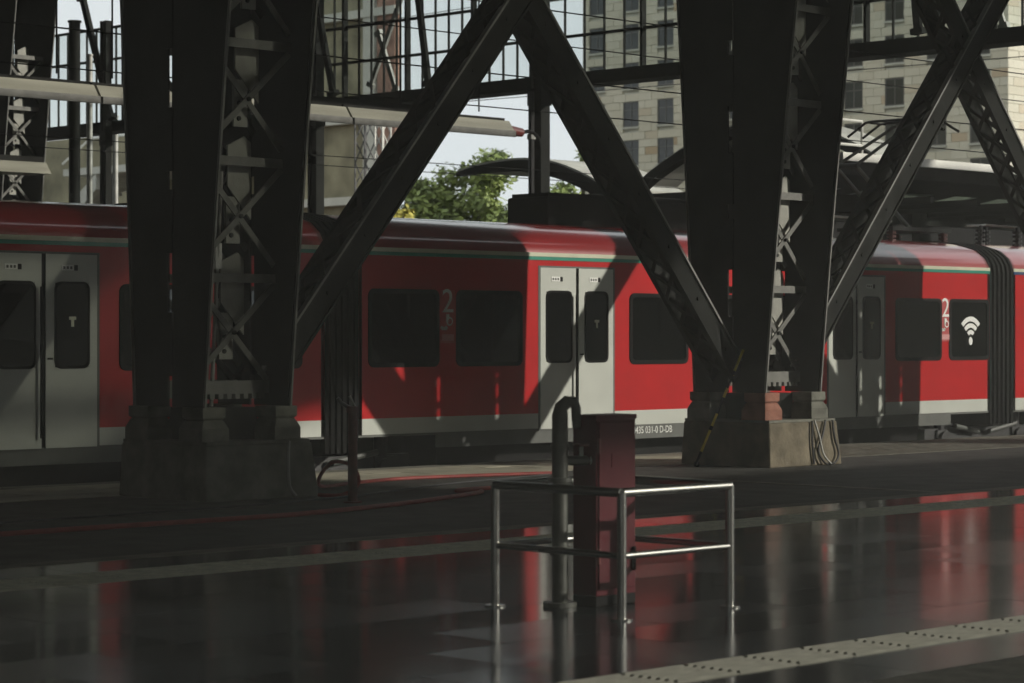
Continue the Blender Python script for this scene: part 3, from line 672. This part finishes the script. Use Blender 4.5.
# ------------------------------------------------------------------ stainless barrier with cabinet and standpipe
bx0, bx1, by0, by1, bh = 10.15, 11.09, 9.28, 10.29, 0.715
br = empty('guard_barrier', ((bx0+bx1)/2, (by0+by1)/2, 0), 'square stainless steel tube barrier around the red cabinet', 'barrier')
for (x, y) in ((bx0, by0), (bx1, by0), (bx0, by1), (bx1, by1)):
    po = MB().tube([(x, y, 0.0), (x, y, bh)], 0.027, 16).build('post', 'steel', br, True)
    MB().tube([(x, y, 0), (x, y, 0.010)], 0.062, 20).build('floor_flange', 'steel', po, True)
for z, r, nm in ((bh, 0.027, 'top_rail'), (0.36, 0.020, 'middle_rail')):
    for (p, q) in (((bx0, by0), (bx1, by0)), ((bx1, by0), (bx1, by1)), ((bx1, by1), (bx0, by1)), ((bx0, by1), (bx0, by0))):
        d = Vector((q[0]-p[0], q[1]-p[1], 0)).normalized() * (0.0 if nm == 'top_rail' else 0.0)
        MB().tube([(*p, z), (*q, z)], r, 16).build(nm, 'steel', br, True)
cx0, cx1, cy0, cy1 = 10.54, 10.885, 9.84, 10.03
cb = empty('hydrant_cabinet', (10.72, 9.94, 0), 'tall dark red metal cabinet inside the steel barrier', 'cabinet')
MB().box(cx0, cx1, cy0, cy1, 0.06, 1.12).build('body', 'red_box', cb, bevel=0.006)
MB().box(cx0-.006, cx1+.006, cy0-.006, cy1+.006, 1.10, 1.128).build('lid', 'red_box', cb, bevel=0.004)
dr = MB().box(cx0+.015, cx1-.015, cy0-.012, cy0, 0.10, 1.085).build('door', 'red_box', cb, bevel=0.004)
MB().box(cx1-.05, cx1-.03, cy0-.035, cy0-.012, 0.20, 0.34).build('handle', 'rubber', dr, bevel=0.004)
MB().box(cx0+.12, cx0+.23, cy0-.016, cy0-.012, 0.82, 0.90).build('nameplate', 'red_box', dr)
for z in (0.25, 0.9): MB().tube([(cx0+.012, cy0-.012, z), (cx0+.012, cy0-.012, z+.09)], 0.01, 8).build('hinge', 'rust', dr)
MB().box(cx0-.0, cx1+.0, cy0-.0, cy1+.0, 0, 0.06).build('base', 'black', cb, bevel=0.005)
sp = empty('standpipe', (10.42, 10.02, 0), 'dark iron standpipe with a bent top, left of the red cabinet', 'pipe')
px_, py_ = 10.42, 10.02
MB().tube([(px_, py_, 0), (px_, py_, 1.13), (px_+.006, py_-.006, 1.175), (px_+.03, py_-.03, 1.205), (px_+.065, py_-.045, 1.205), (px_+.085, py_-.05, 1.17), (px_+.09, py_-.05, 1.05)], [.048]*2 + [.042, .040, .036, .030, .026], 14).build('riser', 'pipe', sp, True)
for z, r in ((0.0, .10), (0.30, .062), (0.33, .062), (0.70, .072), (0.735, .072), (0.93, .055)):
    MB().tube([(px_, py_, z), (px_, py_, z+.025)], r, 18).build('flange', 'pipe', sp, True)
vb = MB().tube([(px_+.03, py_-.03, 0.86), (px_+.15, py_-.12, 0.86)], .028, 12).build('outlet', 'pipe', sp, True)
MB().tube([(px_+.14, py_-.11, 0.86), (px_+.17, py_-.135, 0.86)], .042, 12).build('coupling', 'galv', vb, True)
MB().tube([(px_+.10, py_-.08, 0.88), (px_+.10, py_-.08, 0.95)], .012, 8).build('valve_stem', 'galv', vb, True)
hw = MB()
hw.tube([(px_+.10+.045*math.cos(a*math.pi/6), py_-.08+.045*math.sin(a*math.pi/6), 0.95) for a in range(13)], .008, 6); hw.build('handwheel', 'rust', vb, True)

# ------------------------------------------------------------------ platform clutter
hp = empty('water_post', (15.45, 17.6, 0), 'thin rusty red water post with a tap, right of the left plinth', 'post')
MB().tube([(15.45, 17.6, 0), (15.45, 17.6, 0.86)], 0.047, 12).build('pipe', 'rust', hp, True)
MB().tube([(15.45, 17.6, 0.86), (15.45, 17.6, 0.92)], 0.062, 12).build('cap', 'rust', hp, True)
tp = MB().tube([(15.45, 17.6, 0.89), (15.36, 17.66, 0.95), (15.33, 17.68, 1.0)], 0.02, 8).build('tap', 'dark_metal', hp, True)
MB().tube([(15.46, 17.58, 0.92), (15.43, 17.62, 1.02)], 0.012, 8).build('tap_lever', 'galv', tp, True)
MB().tube([(15.45, 17.6, 0), (15.45, 17.6, 0.015)], 0.09, 14).build('base', 'rust', hp, True)
def smooth_path(pts, n=10):
    pts = [Vector(p) for p in pts]; out = []
    P = [pts[0]] + pts + [pts[-1]]
    for i in range(1, len(P)-2):
        a, b, c, d = P[i-1:i+3]
        for k in range(n):
            t = k/n; out.append(0.5*((2*b) + (c-a)*t + (2*a-5*b+4*c-d)*t*t + (3*b-a-3*c+d)*t**3))
    out.append(pts[-1]); return out
def cable(name, pts, r, m, lab, cat, n=10):
    o = MB().tube(smooth_path(pts, n), r, 8).build(name, m, None, True); return tag(o, lab, cat)
cable('hose', [(6.0, 16.35, .022), (10.85, 16.59, .022), (12.87, 16.58, .022), (13.91, 16.6, .022), (15.3, 16.9, .022), (16.3, 17.25, .022), (17.03, 17.55, .022), (17.3, 17.75, .022), (17.15, 17.95, .022), (17.5, 18.05, .022), (18.2, 18.0, .022), (18.6, 18.25, .022)], 0.022, 'hose', 'long red hose lying along the platform in front of the left plinth', 'hose')
cable('hose', [(15.75, 18.45, .022), (15.85, 18.2, .03), (15.98, 18.12, .14), (16.02, 18.25, .30), (16.08, 18.6, .33), (16.25, 19.0, .18), (16.6, 19.4, .03), (17.3, 19.7, .022), (18.4, 19.9, .022), (20.2, 19.5, .022)], 0.02, 'hose', 'red hose looping up beside the right side of the left plinth', 'hose')
cable('cable', [(10.5, 17.7, .012), (12.5, 17.75, .012), (14.5, 17.9, .012), (16.0, 18.2, .012), (17.8, 18.9, .012), (20.0, 19.4, .012)], 0.012, 'cable', 'thin black cable on the ground between the hose and the left plinth', 'cable')
cable('cable', [(BX+.72, YF0-.155, .55), (BX+.70, YF0-.17, .30), (BX+.72, YF0-.18, .02)], 0.014, 'cable', 'straight black cable hanging on the tan plinth', 'cable')
cable('cable', [(BX+.98, YF0-.155, .55), (BX+.90, YF0-.175, .38), (BX+.80, YF0-.19, .18), (BX+.90, YF0-.22, .03), (BX+1.10, YF0-.21, .03), (BX+1.20, YF0-.19, .14), (BX+1.14, YF0-.17, .34), (BX+1.12, YF0-.155, .55)], 0.014, 'cable', 'looped black cable hanging on the right of the tan plinth', 'cable')
cable('cable', [(BX+.76, YF0-.155, .56), (BX+.82, YF0-.185, .36), (BX+.88, YF0-.205, .14), (BX+.98, YF0-.24, .02)], 0.013, 'galv', 'pale grey cable hanging on the tan plinth between the black ones', 'cable')
cable('cable', [(AX+.92, YF0-.16, .56), (AX+.90, YF0-.175, .36), (AX+.905, YF0-.19, .12), (AX+.97, YF0-.21, .02)], 0.014, 'galv', 'pale cable hanging down the left stone plinth', 'cable')
# striped pole
pl = empty('striped_pole', (22.62, 19.46, 0.0), 'thin yellow and black striped pole leaning on the tan-plinth column', 'pole')
pa, pb = Vector((22.62, 19.46, 0.03)), Vector((23.01, 19.04, 1.42))
for i in range(9):
    a, b = i/9, (i+1)/9
    MB().tube([pa.lerp(pb, a), pa.lerp(pb, b)], 0.016, 8).build('pole_band', 'black' if i % 2 == 0 and i in (0, 4, 6) else 'yellow', pl, True)
MB().tube([pa.lerp(pb, 0)-Vector((0,0,.03)), pa.lerp(pb, .02)], 0.03, 8).build('pole_tip', 'black', pl, True)
for t in (.30, .55, .78): MB().tube([pa.lerp(pb, t), pa.lerp(pb, t+.035)], 0.021, 8).build('clamp_ring', 'black', pl, True)
# ------------------------------------------------------------------ light troughs and overhead lines behind the train
LY = 31.9
def trough(xa, xb, lab):
    e = empty('light_trough', ((xa+xb)/2, LY, 5.4), lab, 'lamp', 'light troughs over the far platform')
    MB().prism([(LY-.42, 5.30), (LY-.28, 5.50), (LY+.28, 5.50), (LY+.42, 5.30), (LY+.38, 5.30), (LY+.25, 5.46), (LY-.25, 5.46), (LY-.38, 5.30)], xa, xb).build('reflector', 'trough', e)
    MB().box(xa, xb, LY-.46, LY-.40, 5.20, 5.31).build('lower_lip', 'iron_bar', e)
    MB().box(xa, xb, LY-.16, LY+.16, 5.50, 5.56).build('gear_box', 'darkroof', e)
    MB().box(xa+.1, xb-.1, LY-.05, LY+.05, 5.36, 5.42).build('tube_lamp', 'white', e)
    for x in (xa+.5, xb-.5): MB().tube([(x, LY, 5.66), (x, LY, 7.9)], 0.015, 6).build('hanger', 'black', e)
    return e
trough(15.0, 22.4, 'pale light trough crossing the dark column at the top left')
trough(22.45, 27.6, 'pale light trough partly hidden behind the left lattice column')
trough(27.65, 31.55, 'pale light trough ending at the red lamp under the inverted V bracing')
rl = empty('red_lamp', (31.75, LY, 5.2), 'small dark red lamp housing at the right end of the pale light trough', 'lamp')
MB().tube([(31.58, LY-.1, 5.36), (32.05, LY-.1, 5.33)], [.11, .08], 12).build('housing', 'red_lamp', rl, True)
MB().tube(smooth_path([(32.05, LY-.1, 5.33), (32.3, LY-.1, 5.36), (32.5, LY-.1, 5.24), (32.55, LY-.1, 5.05)]), 0.035, 8).build('conduit', 'black', rl, True)
ct = empty('cable_tray', (29, 33.0, 5.6), 'dark cable tray running above the pale light trough', 'tray')
MB().box(27.2, 30.8, 33.0, 33.6, 5.62, 5.82).build('tray', 'darkroof', ct)
for x in (27.6, 29, 30.4): MB().tube([(x, 33.3, 5.82), (x, 33.3, 8.4)], 0.02, 6).build('hanger', 'black', ct)
e = empty('light_trough', (31.2, 45.9, 5.16), 'blurred pale light trough low at the left edge, behind the train roof', 'lamp', 'light troughs over the far platform')
MB().prism([(45.5, 5.16), (45.7, 5.42), (46.2, 5.42), (46.4, 5.16)], 26.0, 31.1).build('reflector', 'trough', e)
MB().box(26.0, 31.1, 45.8, 46.1, 5.42, 5.55).build('gear_box', 'darkroof', e)
for i, (ya, za, yb, zb, x0, x1, lab) in enumerate((
        (23.65, 5.14, 23.65, 5.14, -20, 120, 'contact wire above the red train'), (23.65, 6.1, 23.65, 6.1, -20, 120, 'carrier wire above the red train'),
        (27.6, 5.2, 27.6, 5.2, -20, 140, 'contact wire over the second track'), (27.6, 6.3, 27.6, 6.3, -20, 140, 'carrier wire over the second track'),
        (38.5, 5.3, 38.5, 5.3, -20, 160, 'contact wire over the third track'), (41.8, 5.4, 41.8, 5.4, -20, 160, 'contact wire over the fourth track'))):
    o = MB().tube([(x0, ya, za), (x1, yb, zb)], 0.010, 5).build('overhead_wire', 'black'); tag(o, 'thin dark ' + lab, 'wire', 'overhead wires')
for (p, q, lab) in (((60, 30, 13.5), (60, 75, 13.0), 'thin cross-span wire in front of the stone building'), ((58, 28, 9.2), (58, 80, 9.8), 'lower thin cross-span wire in front of the stone building')):
    o = MB().tube([p, q], 0.014, 5).build('span_wire', 'black'); tag(o, lab, 'wire', 'overhead wires')
def mast(x, y, h, w, lab):
    e = empty('lattice_mast', (x, y, -0.62), lab, 'mast', 'lattice masts outside the hall')
    for sx in (-1, 1):
        for sy in (-1, 1): MB().bar((x+sx*w/2, y+sy*w/2, -.62), (x+sx*w/2, y+sy*w/2, h), .05, .05, (0, 1, 0)).build('mast_leg', 'dark_metal', e)
    n = int((h - 1) / (w*1.3)); st = (h + .6) / n
    for i in range(n):
        z = -.6 + i*st; s = 1 if i % 2 else -1
        for sx in (-1, 1): MB().bar((x+sx*w/2, y-s*w/2, z), (x+sx*w/2, y+s*w/2, z+st), .04, .03, (1, 0, 0)).build('mast_lacing', 'dark_metal', e)
        for sy in (-1, 1): MB().bar((x-s*w/2, y+sy*w/2, z), (x+s*w/2, y+sy*w/2, z+st), .04, .03, (0, 1, 0)).build('mast_lacing', 'dark_metal', e)
    return e
mast(62, 69.9, 9.9, 0.55, 'dark lattice mast under the pale trough, left one of two')
m2 = mast(62, 68.9, 9.9, 0.42, 'pale lattice mast under the pale trough, right one of two')
for ch in m2.children: ch.data.materials.clear(); ch.data.materials.append(M['galv'])
# bracket arms and props near the distant column
def xframe(x, y, z0, z1, w, lab):
    e = empty('braced_frame', (x, y, z0), lab, 'frame')
    for s in (-1, 1): MB().bar((x, y+s*w/2, z0), (x, y+s*w/2, z1), .10, .10, (1, 0, 0)).build('upright', 'galv', e)
    n = max(1, round((z1 - z0) / w)); st = (z1 - z0)/n
    for i in range(n):
        for s in (-1, 1): MB().bar((x+s*.03, y-s*w/2, z0+i*st), (x+s*.03, y+s*w/2, z0+(i+1)*st), .07, .03, (1, 0, 0)).build('diagonal', 'galv', e)
        MB().bar((x, y-w/2, z0+(i+1)*st), (x, y+w/2, z0+(i+1)*st), .06, .06, (1, 0, 0)).build('rung', 'galv', e)
    return e
for (x, y, r, h, lab, m) in ((36.0, 51.0, .08, 8.6, 'pale vertical pipe left of the distant staircase', 'galv'), (36.0, 51.65, .15, 9.5, 'dark vertical post left of the distant staircase', 'iron'),
                              (44.0, 61.0, .09, 8.2, 'thin pale pole right of the distant lattice column, beside the left column', 'galv')):
    e = empty('pole', (x, y, 0 if 44.5 < y < 52 and x < 90 else -0.62), lab, 'pole'); zb = ROOT[e.name].z
    MB().tube([(x, y, zb), (x, y, h)], r, 10).build('shaft', m, e, True); MB().tube([(x, y, zb), (x, y, zb+.06)], r*2, 10).build('base', m, e, True)
    MB().tube([(x, y, h), (x, y, h+.05)], r*1.2, 10).build('cap', m, e, True)
# ------------------------------------------------------------------ canopies of the outer platforms
def barrel(y0, y1, ze, za, xa, xb, lab):
    e = empty('barrel_canopy', (xa, (y0+y1)/2, 0.0), lab, 'canopy', 'arched canopies beyond the gable')
    arc = lambda k: [(y0 + (y1-y0)*i/16, ze - k + (za-ze)*math.sin(math.pi*i/16)**0.9) for i in range(17)]
    MB().prism(arc(0) + arc(.26)[::-1], xa, xa+.3).build('end_arch', 'darkroof', e)
    MB().prism([(y, z+.05) for y, z in arc(0)] + arc(-.0)[::-1], xa+.05, xb).build('roof_skin', 'greyroof', e)
    MB().box(xa, xb, y0+.1, y1-.1, ze-.5, ze-.25).build('tie_beam', 'darkroof', e)
    for x in (xa+.15, xb-.15):
        for y in (y0+.2, y1-.2): MB().box(x-.12, x+.12, y-.12, y+.12, -.62, ze-.2).build('support_post', 'darkroof', e)
    return e
bc = empty('barrel_canopy', (46.0, 45.4, 0.0), 'dark arched canopy end with a pale grey roof, behind the centre gable post', 'canopy', 'arched canopies beyond the gable')
top = smooth_path([(48.15, 0, 6.02), (47.2, 0, 6.17), (45.8, 0, 6.24), (44.6, 0, 6.10), (43.5, 0, 5.75), (42.5, 0, 5.28)], 5)
n = len(top)
MB().prism([(p.y*0 + p.x, p.z) for p in top] + [(p.x, p.z - 0.10 - 0.26*min(1, i/(n*.5))) for i, p in reversed(list(enumerate(top)))], 46.0, 46.3).build('end_arch', 'darkroof', bc)
MB().prism([(p.x, p.z+.06) for p in top] + [(p.x, p.z+.01) for p in reversed(top)], 46.05, 49.0).build('roof_skin', 'greyroof', bc)
for x in (46.15, 48.7):
    for y in (45.4, 42.8): MB().box(x-.12, x+.12, y-.12, y+.12, -.62, 5.2).build('support_post', 'darkroof', bc)
barrel(33.6, 41.6, 5.40, 6.75, 46.0, 47.6, 'dark arched canopy end left of the tan-plinth column')
e = empty('equipment_box', (46.4, 40.3, 0), 'grey equipment box with one small round lit lamp, left of the tan-plinth column', 'box')
MB().box(46.1, 47.2, 39.3, 41.2, 3.4, 4.95).build('housing', 'greypanel', e, bevel=.03)
MB().box(46.05, 47.25, 39.2, 41.3, 4.95, 5.05).build('lid', 'darkroof', e)
MB().tube([(46.1, 40.05, 4.72), (46.02, 40.05, 4.72)], 0.10, 14).build('lamp', 'lamp', e)
for y in (39.5, 41.0): MB().box(46.5, 46.7, y-.08, y+.08, -.62, 3.4).build('leg', 'darkroof', e)
cn = empty('platform_canopy', (50, 31.5, 0), 'long dark platform canopy with a white fascia and pale skylights, behind the pantograph', 'canopy')
cx_a, cx_b = 38.0, 66.0
MB().box(cx_a, cx_b, 28.95, 29.05, 4.98, 5.14).build('fascia', 'fascia', cn)
MB().box(cx_a, cx_b, 29.05, 29.25, 4.72, 4.98).build('edge_beam', 'darkroof', cn)
MB().box(cx_a, cx_b, 32.9, 33.1, 4.1, 4.4).build('edge_beam', 'darkroof', cn)
n = 17; stp = (cx_b - cx_a)/n
sl = lambda y: 5.02 - (y-29.05)*0.16
def sheet(a, b, ya, yb, nm, m_):
    MB().hexa([(a,ya,sl(ya)-.03),(b,ya,sl(ya)-.03),(b,yb,sl(yb)-.03),(a,yb,sl(yb)-.03),(a,ya,sl(ya)),(b,ya,sl(ya)),(b,yb,sl(yb)),(a,yb,sl(yb))]).build(nm, m_, cn)
for i in range(n):
    x = cx_a + i*stp
    sheet(x, x+stp, 29.05, 31.2, 'roof_sheet', 'darkroof'); sheet(x, x+stp, 32.4, 33.1, 'roof_sheet', 'darkroof')
    sheet(x, x+.4, 31.2, 32.4, 'roof_sheet', 'darkroof'); sheet(x+stp-.4, x+stp, 31.2, 32.4, 'roof_sheet', 'darkroof')
    sheet(x+.4, x+stp-.4, 31.2, 32.4, 'skylight', 'skylight')
    MB().box(x-.06, x+.06, 29.2, 32.9, 4.28, 4.42).build('rafter', 'darkroof', cn)
for i in range(5): MB().box(39+6.5*i-.12, 39+6.5*i+.12, 32.4, 32.64, 0, 4.4).build('support_post', 'darkroof', cn)
fw = MB().box(38, 90, 35.6, 35.9, 0, 4.6).build('wall_dark_fill', 'black'); tag(fw, 'black wall added to fill the dark space under the canopy', 'wall', kind='structure')  # added so the space below the canopy reads dark
rg = empty('roof_guardrail', (40.2, 31.2, 4.95), 'white tubular guard rail on top of the dark platform canopy', 'railing')
for x in (38.2, 39.5, 40.8): MB().tube([(x, 30.6, 5.0), (x, 30.6, 6.0)], .03, 6).build('post', 'fascia', rg, True)
for z in (5.5, 6.0): MB().tube([(38.2, 30.6, z), (40.8, 30.6, z)], .03, 6).build('rail', 'fascia', rg, True)

# ------------------------------------------------------------------ stone building far behind
BXF, BY0, BY1 = 155.0, 102.8, 146.3
sb = empty('stone_building', (170, 124, -0.62), 'pale ashlar office building with square windows, behind the right half', 'building')
MB().box(BXF+.15, 190, BY0+.15, BY1, -.62, 52).build('wall', 'paleplaster', sb)
wys = [144.6 - 3.93*i for i in range(11)]; wzt = [11.6, 14.9, 18.2, 21.5, 24.8, 28.1, 31.4, 34.7]
WW, WH = 1.8, 2.15
bl = MB(); tones = []
BL, BH = 1.45, 0.66
r = 0; z = 7.0
while z < 38:
    y = BY0 + (0.0 if r % 2 else -BL/2)
    while y < BY1:
        a, b = max(y, BY0), min(y + BL, BY1)
        segs = [(a, b)]
        for wy in wys:
            for wt in wzt:
                if z + BH > wt - WH and z < wt:
                    ns = []
                    for (p, q) in segs:
                        l, h = wy - WW/2, wy + WW/2
                        if q <= l or p >= h: ns.append((p, q))
                        else:
                            if p < l: ns.append((p, l))
                            if q > h: ns.append((h, q))
                    segs = ns
        for (p, q) in segs:
            if q - p > 0.08:
                zz0, zz1 = z, z + BH
                bl.box(BXF + random.uniform(-.02, .02), BXF+.16, p+.015, q-.015, zz0+.015, zz1-.015)
                tones += [random.random()] * 6
        y += BL
    x = BXF + (0.0 if r % 2 else -BL/2)
    while x < BXF + 16:
        a, b = max(x, BXF), x + BL
        bl.box(a+.015, b-.015, BY0 + random.uniform(-.02, .02), BY0+.16, z+.015, z+BH-.015); tones += [random.random()] * 6
        x += BL
    z += BH; r += 1
bo = bl.build('ashlar_block', 'ashlar', sb, kind='stuff')
at = bo.data.attributes.new('tone', 'FLOAT', 'FACE')
at.data.foreach_set('value', tones[:len(bo.data.polygons)])
wcount = 0
for wy in wys:
    for wt in wzt:
        if wt > 33: pass
        f = ring(MB(), [(wy-WW/2, wt-WH), (wy+WW/2, wt-WH), (wy+WW/2, wt), (wy-WW/2, wt)], [(wy-WW/2+.1, wt-WH+.1), (wy+WW/2-.1, wt-WH+.1), (wy+WW/2-.1, wt-.1), (wy-WW/2+.1, wt-.1)], 0, .10)
        f.v = [(BXF + .05 + v[1], v[0], v[2]) for v in f.v]
        f.box(BXF+.06, BXF+.12, wy-.05, wy+.05, wt-WH+.1, wt-.1).box(BXF+.06, BXF+.12, wy-WW/2+.1, wy+WW/2-.1, wt-.75, wt-.67)
        fo = f.build('window', 'winframe', sb)
        MB().box(BXF+.10, BXF+.14, wy-WW/2+.05, wy+WW/2-.05, wt-WH+.05, wt-.05).build('pane', 'farpane', fo)
        MB().box(BXF-.08, BXF+.1, wy-WW/2-.1, wy+WW/2+.1, wt-WH-.16, wt-WH).build('window_sill', 'paleplaster', fo)
# ------------------------------------------------------------------ brown building at the left and stairs
lb = empty('brown_building', (110, 130, -0.62), 'yellow brown stone building behind the gable glass, left of the leafy tree', 'building')
MB().prism([(100, 109.6), (125, 140), (125, 150), (100, 128)], -.62, 40, 'z').build('wall', 'brownstone', lb)
MB().box(99.6, 100, 109.6, 111.2, -.62, 40).build('pilaster', 'redbrick', lb)
MB().box(99.5, 100, 111.4, 112.4, -.62, 40).build('pilaster', 'paleplaster', lb)
for i in range(1): MB().box(99.6, 100, 119+9*i, 120.0+9*i, -.62, 40).build('pilaster', 'paleplaster', lb)
for z, h in ((9.6, .5), (14.6, .7), (21.0, .5), (28, .5)): MB().box(99.4, 100, 109.4, 128, z, z+h).build('string_course', 'paleplaster', lb)
for i in range(3):
    for z in (22.6, 29.5):
        y = 114.2 + 4.5*i
        w_ = MB().box(99.85, 100.02, y-.9, y+.9, z, z+2.6).build('window', 'farpane', lb)
        MB().box(99.80, 99.86, y-.05, y+.05, z, z+2.6).box(99.80, 99.86, y-.9, y+.9, z+1.7, z+1.8).build('window_bar', 'paleplaster', w_)
st = empty('footbridge_stair', (76, 104, -0.62), 'distant pale staircase with a slatted railing, left of the left column', 'staircase')
MB().box(80, 84, 96, 122, -.62, 7.6).build('retaining_wall', 'redbrick', st)
MB().box(74, 80, 96, 107.2, 9.9, 10.25).build('landing', 'paleplaster', st)
MB().prism([(108.6, 7.2), (104.3, 9.9), (104.3, 9.1), (108.6, 6.2)], 74, 74.4).build('stringer', 'paleplaster', st)
for i in range(12): MB().box(74.3, 76.5, 104.4 + i*.36, 104.76 + i*.36, 9.55 - i*.22, 9.75 - i*.22).build('step', 'paleplaster', st)
MB().tube([(74.1, 96.0, 11.75), (74.1, 104.9, 11.75), (74.1, 107.4, 10.55)], .06, 6).build('handrail', 'fascia', st)
bal = MB().box(74.08, 74.12, -.02, .02, 10.25, 11.75).mesh('baluster', 'galv')
for i in range(40): inst('baluster', bal, (0, 96.2 + .22*i, 0), st).location = (-2, 96.2 + .22*i - 104, 0.62)
MB().box(79.7, 80.0, 96, 122, 7.6, 12.6).build('rear_wall', 'brownstone', st)
MB().box(74.0, 74.3, 102.1, 103.2, 7.55, 7.78).build('lamp', 'lamp', st)
for y in (103.9, 98): MB().box(74.4, 74.8, y-.2, y+.2, -.62, 9.9).build('support_post', 'iron', st)

# ------------------------------------------------------------------ trees
def tree(x, y, zt, rad, zc, n, lab, m='leaf', blobs=14, leaf=.34):
    e = empty('tree', (x, y, -0.62), lab, 'tree', 'trees beyond the hall')
    tr = MB().tube([(x, y, -.62), (x+.1, y, zc*.4), (x-.1, y+.1, zc)], [.28, .22, .12], 8).build('trunk', 'bark', e, True)
    f = MB(); rnd = random.Random(int(x*10 + y*7))
    cs = []
    for i in range(blobs):
        a = rnd.uniform(0, 6.28); rr = rad*rnd.uniform(.1, .8); zz = rnd.uniform(zc - (zt-zc)*1.2, zt - .8)
        k = 1 - max(0, (zz - zc)/(zt - zc))*.7
        cs.append((Vector((x + rr*k*math.cos(a), y + rr*k*math.sin(a), zz)), rad*rnd.uniform(.22, .42)))
        MB().tube([(x, y, zc*.55), (x + rr*k*.5*math.cos(a), y + rr*k*.5*math.sin(a), (zz+zc*.55)/2+.3), tuple(cs[-1][0])], [.09, .06, .02], 5).build('branch', 'bark', e)
    for i in range(n):
        c, r0 = rnd.choice(cs); d = Vector((rnd.gauss(0, 1), rnd.gauss(0, 1), rnd.gauss(0, 1))).normalized() * r0 * rnd.uniform(.45, 1.1)
        p = c + d; u = Vector((rnd.gauss(0, 1), rnd.gauss(0, 1), rnd.gauss(0, .5))).normalized(); v = u.cross(d.normalized() + Vector((.01, 0, .3))).normalized()
        s = leaf * rnd.uniform(.6, 1.2)
        f.add([p - u*s, p + v*s*.5, p + u*s, p - v*s*.5], [(0, 1, 2, 3)])
    f.build('foliage', m, e, kind='stuff'); return e
tree(86, 87.6, 11.2, 3.0, 7.8, 7000, 'green leafy tree with the tallest crown, under the inverted V bracing', blobs=26, leaf=.2)
tree(84, 90.6, 9.8, 2.6, 7.2, 5500, 'green bushy tree left of the tallest crown', blobs=20, leaf=.2)
tree(85, 89.3, 10.4, 2.4, 7.4, 5500, 'green tree between the tallest crown and the bushy left one', blobs=20, leaf=.2)
tree(88, 84.8, 9.6, 2.3, 7.2, 4500, 'green bushy tree behind the dark arched canopy', blobs=18, leaf=.2)
tree(78, 85.6, 8.4, 1.5, 6.6, 3000, 'low yellow leaved bush left of the green trees', 'leaf_y', blobs=12, leaf=.17)
tree(132, 124.5, 16.0, 2.2, 13.4, 450, 'small sparse tree top against the sky, left of the stone building', blobs=9, leaf=.42)

# ------------------------------------------------------------------ haze volume added to lift the blacks of the near hall
hz = MB().box(-29, 60, -10, 21.9, 0.02, 9.85).build('haze', 'grout'); tag(hz, 'thin haze volume added to lift the darks of the near hall', 'haze', kind='stuff')
hm = bpy.data.materials.new('black_lift_haze'); hm.use_nodes = True; hn = hm.node_tree; hn.nodes.clear()
ho = hn.nodes.new('ShaderNodeOutputMaterial'); hv = hn.nodes.new('ShaderNodeVolumeScatter')
hv.inputs['Color'].default_value = (0.95, 0.97, 0.93, 1); hv.inputs['Density'].default_value = 0.003; hv.inputs['Anisotropy'].default_value = 0.0
hn.links.new(hv.outputs['Volume'], ho.inputs['Volume']); hz.data.materials.clear(); hz.data.materials.append(hm)
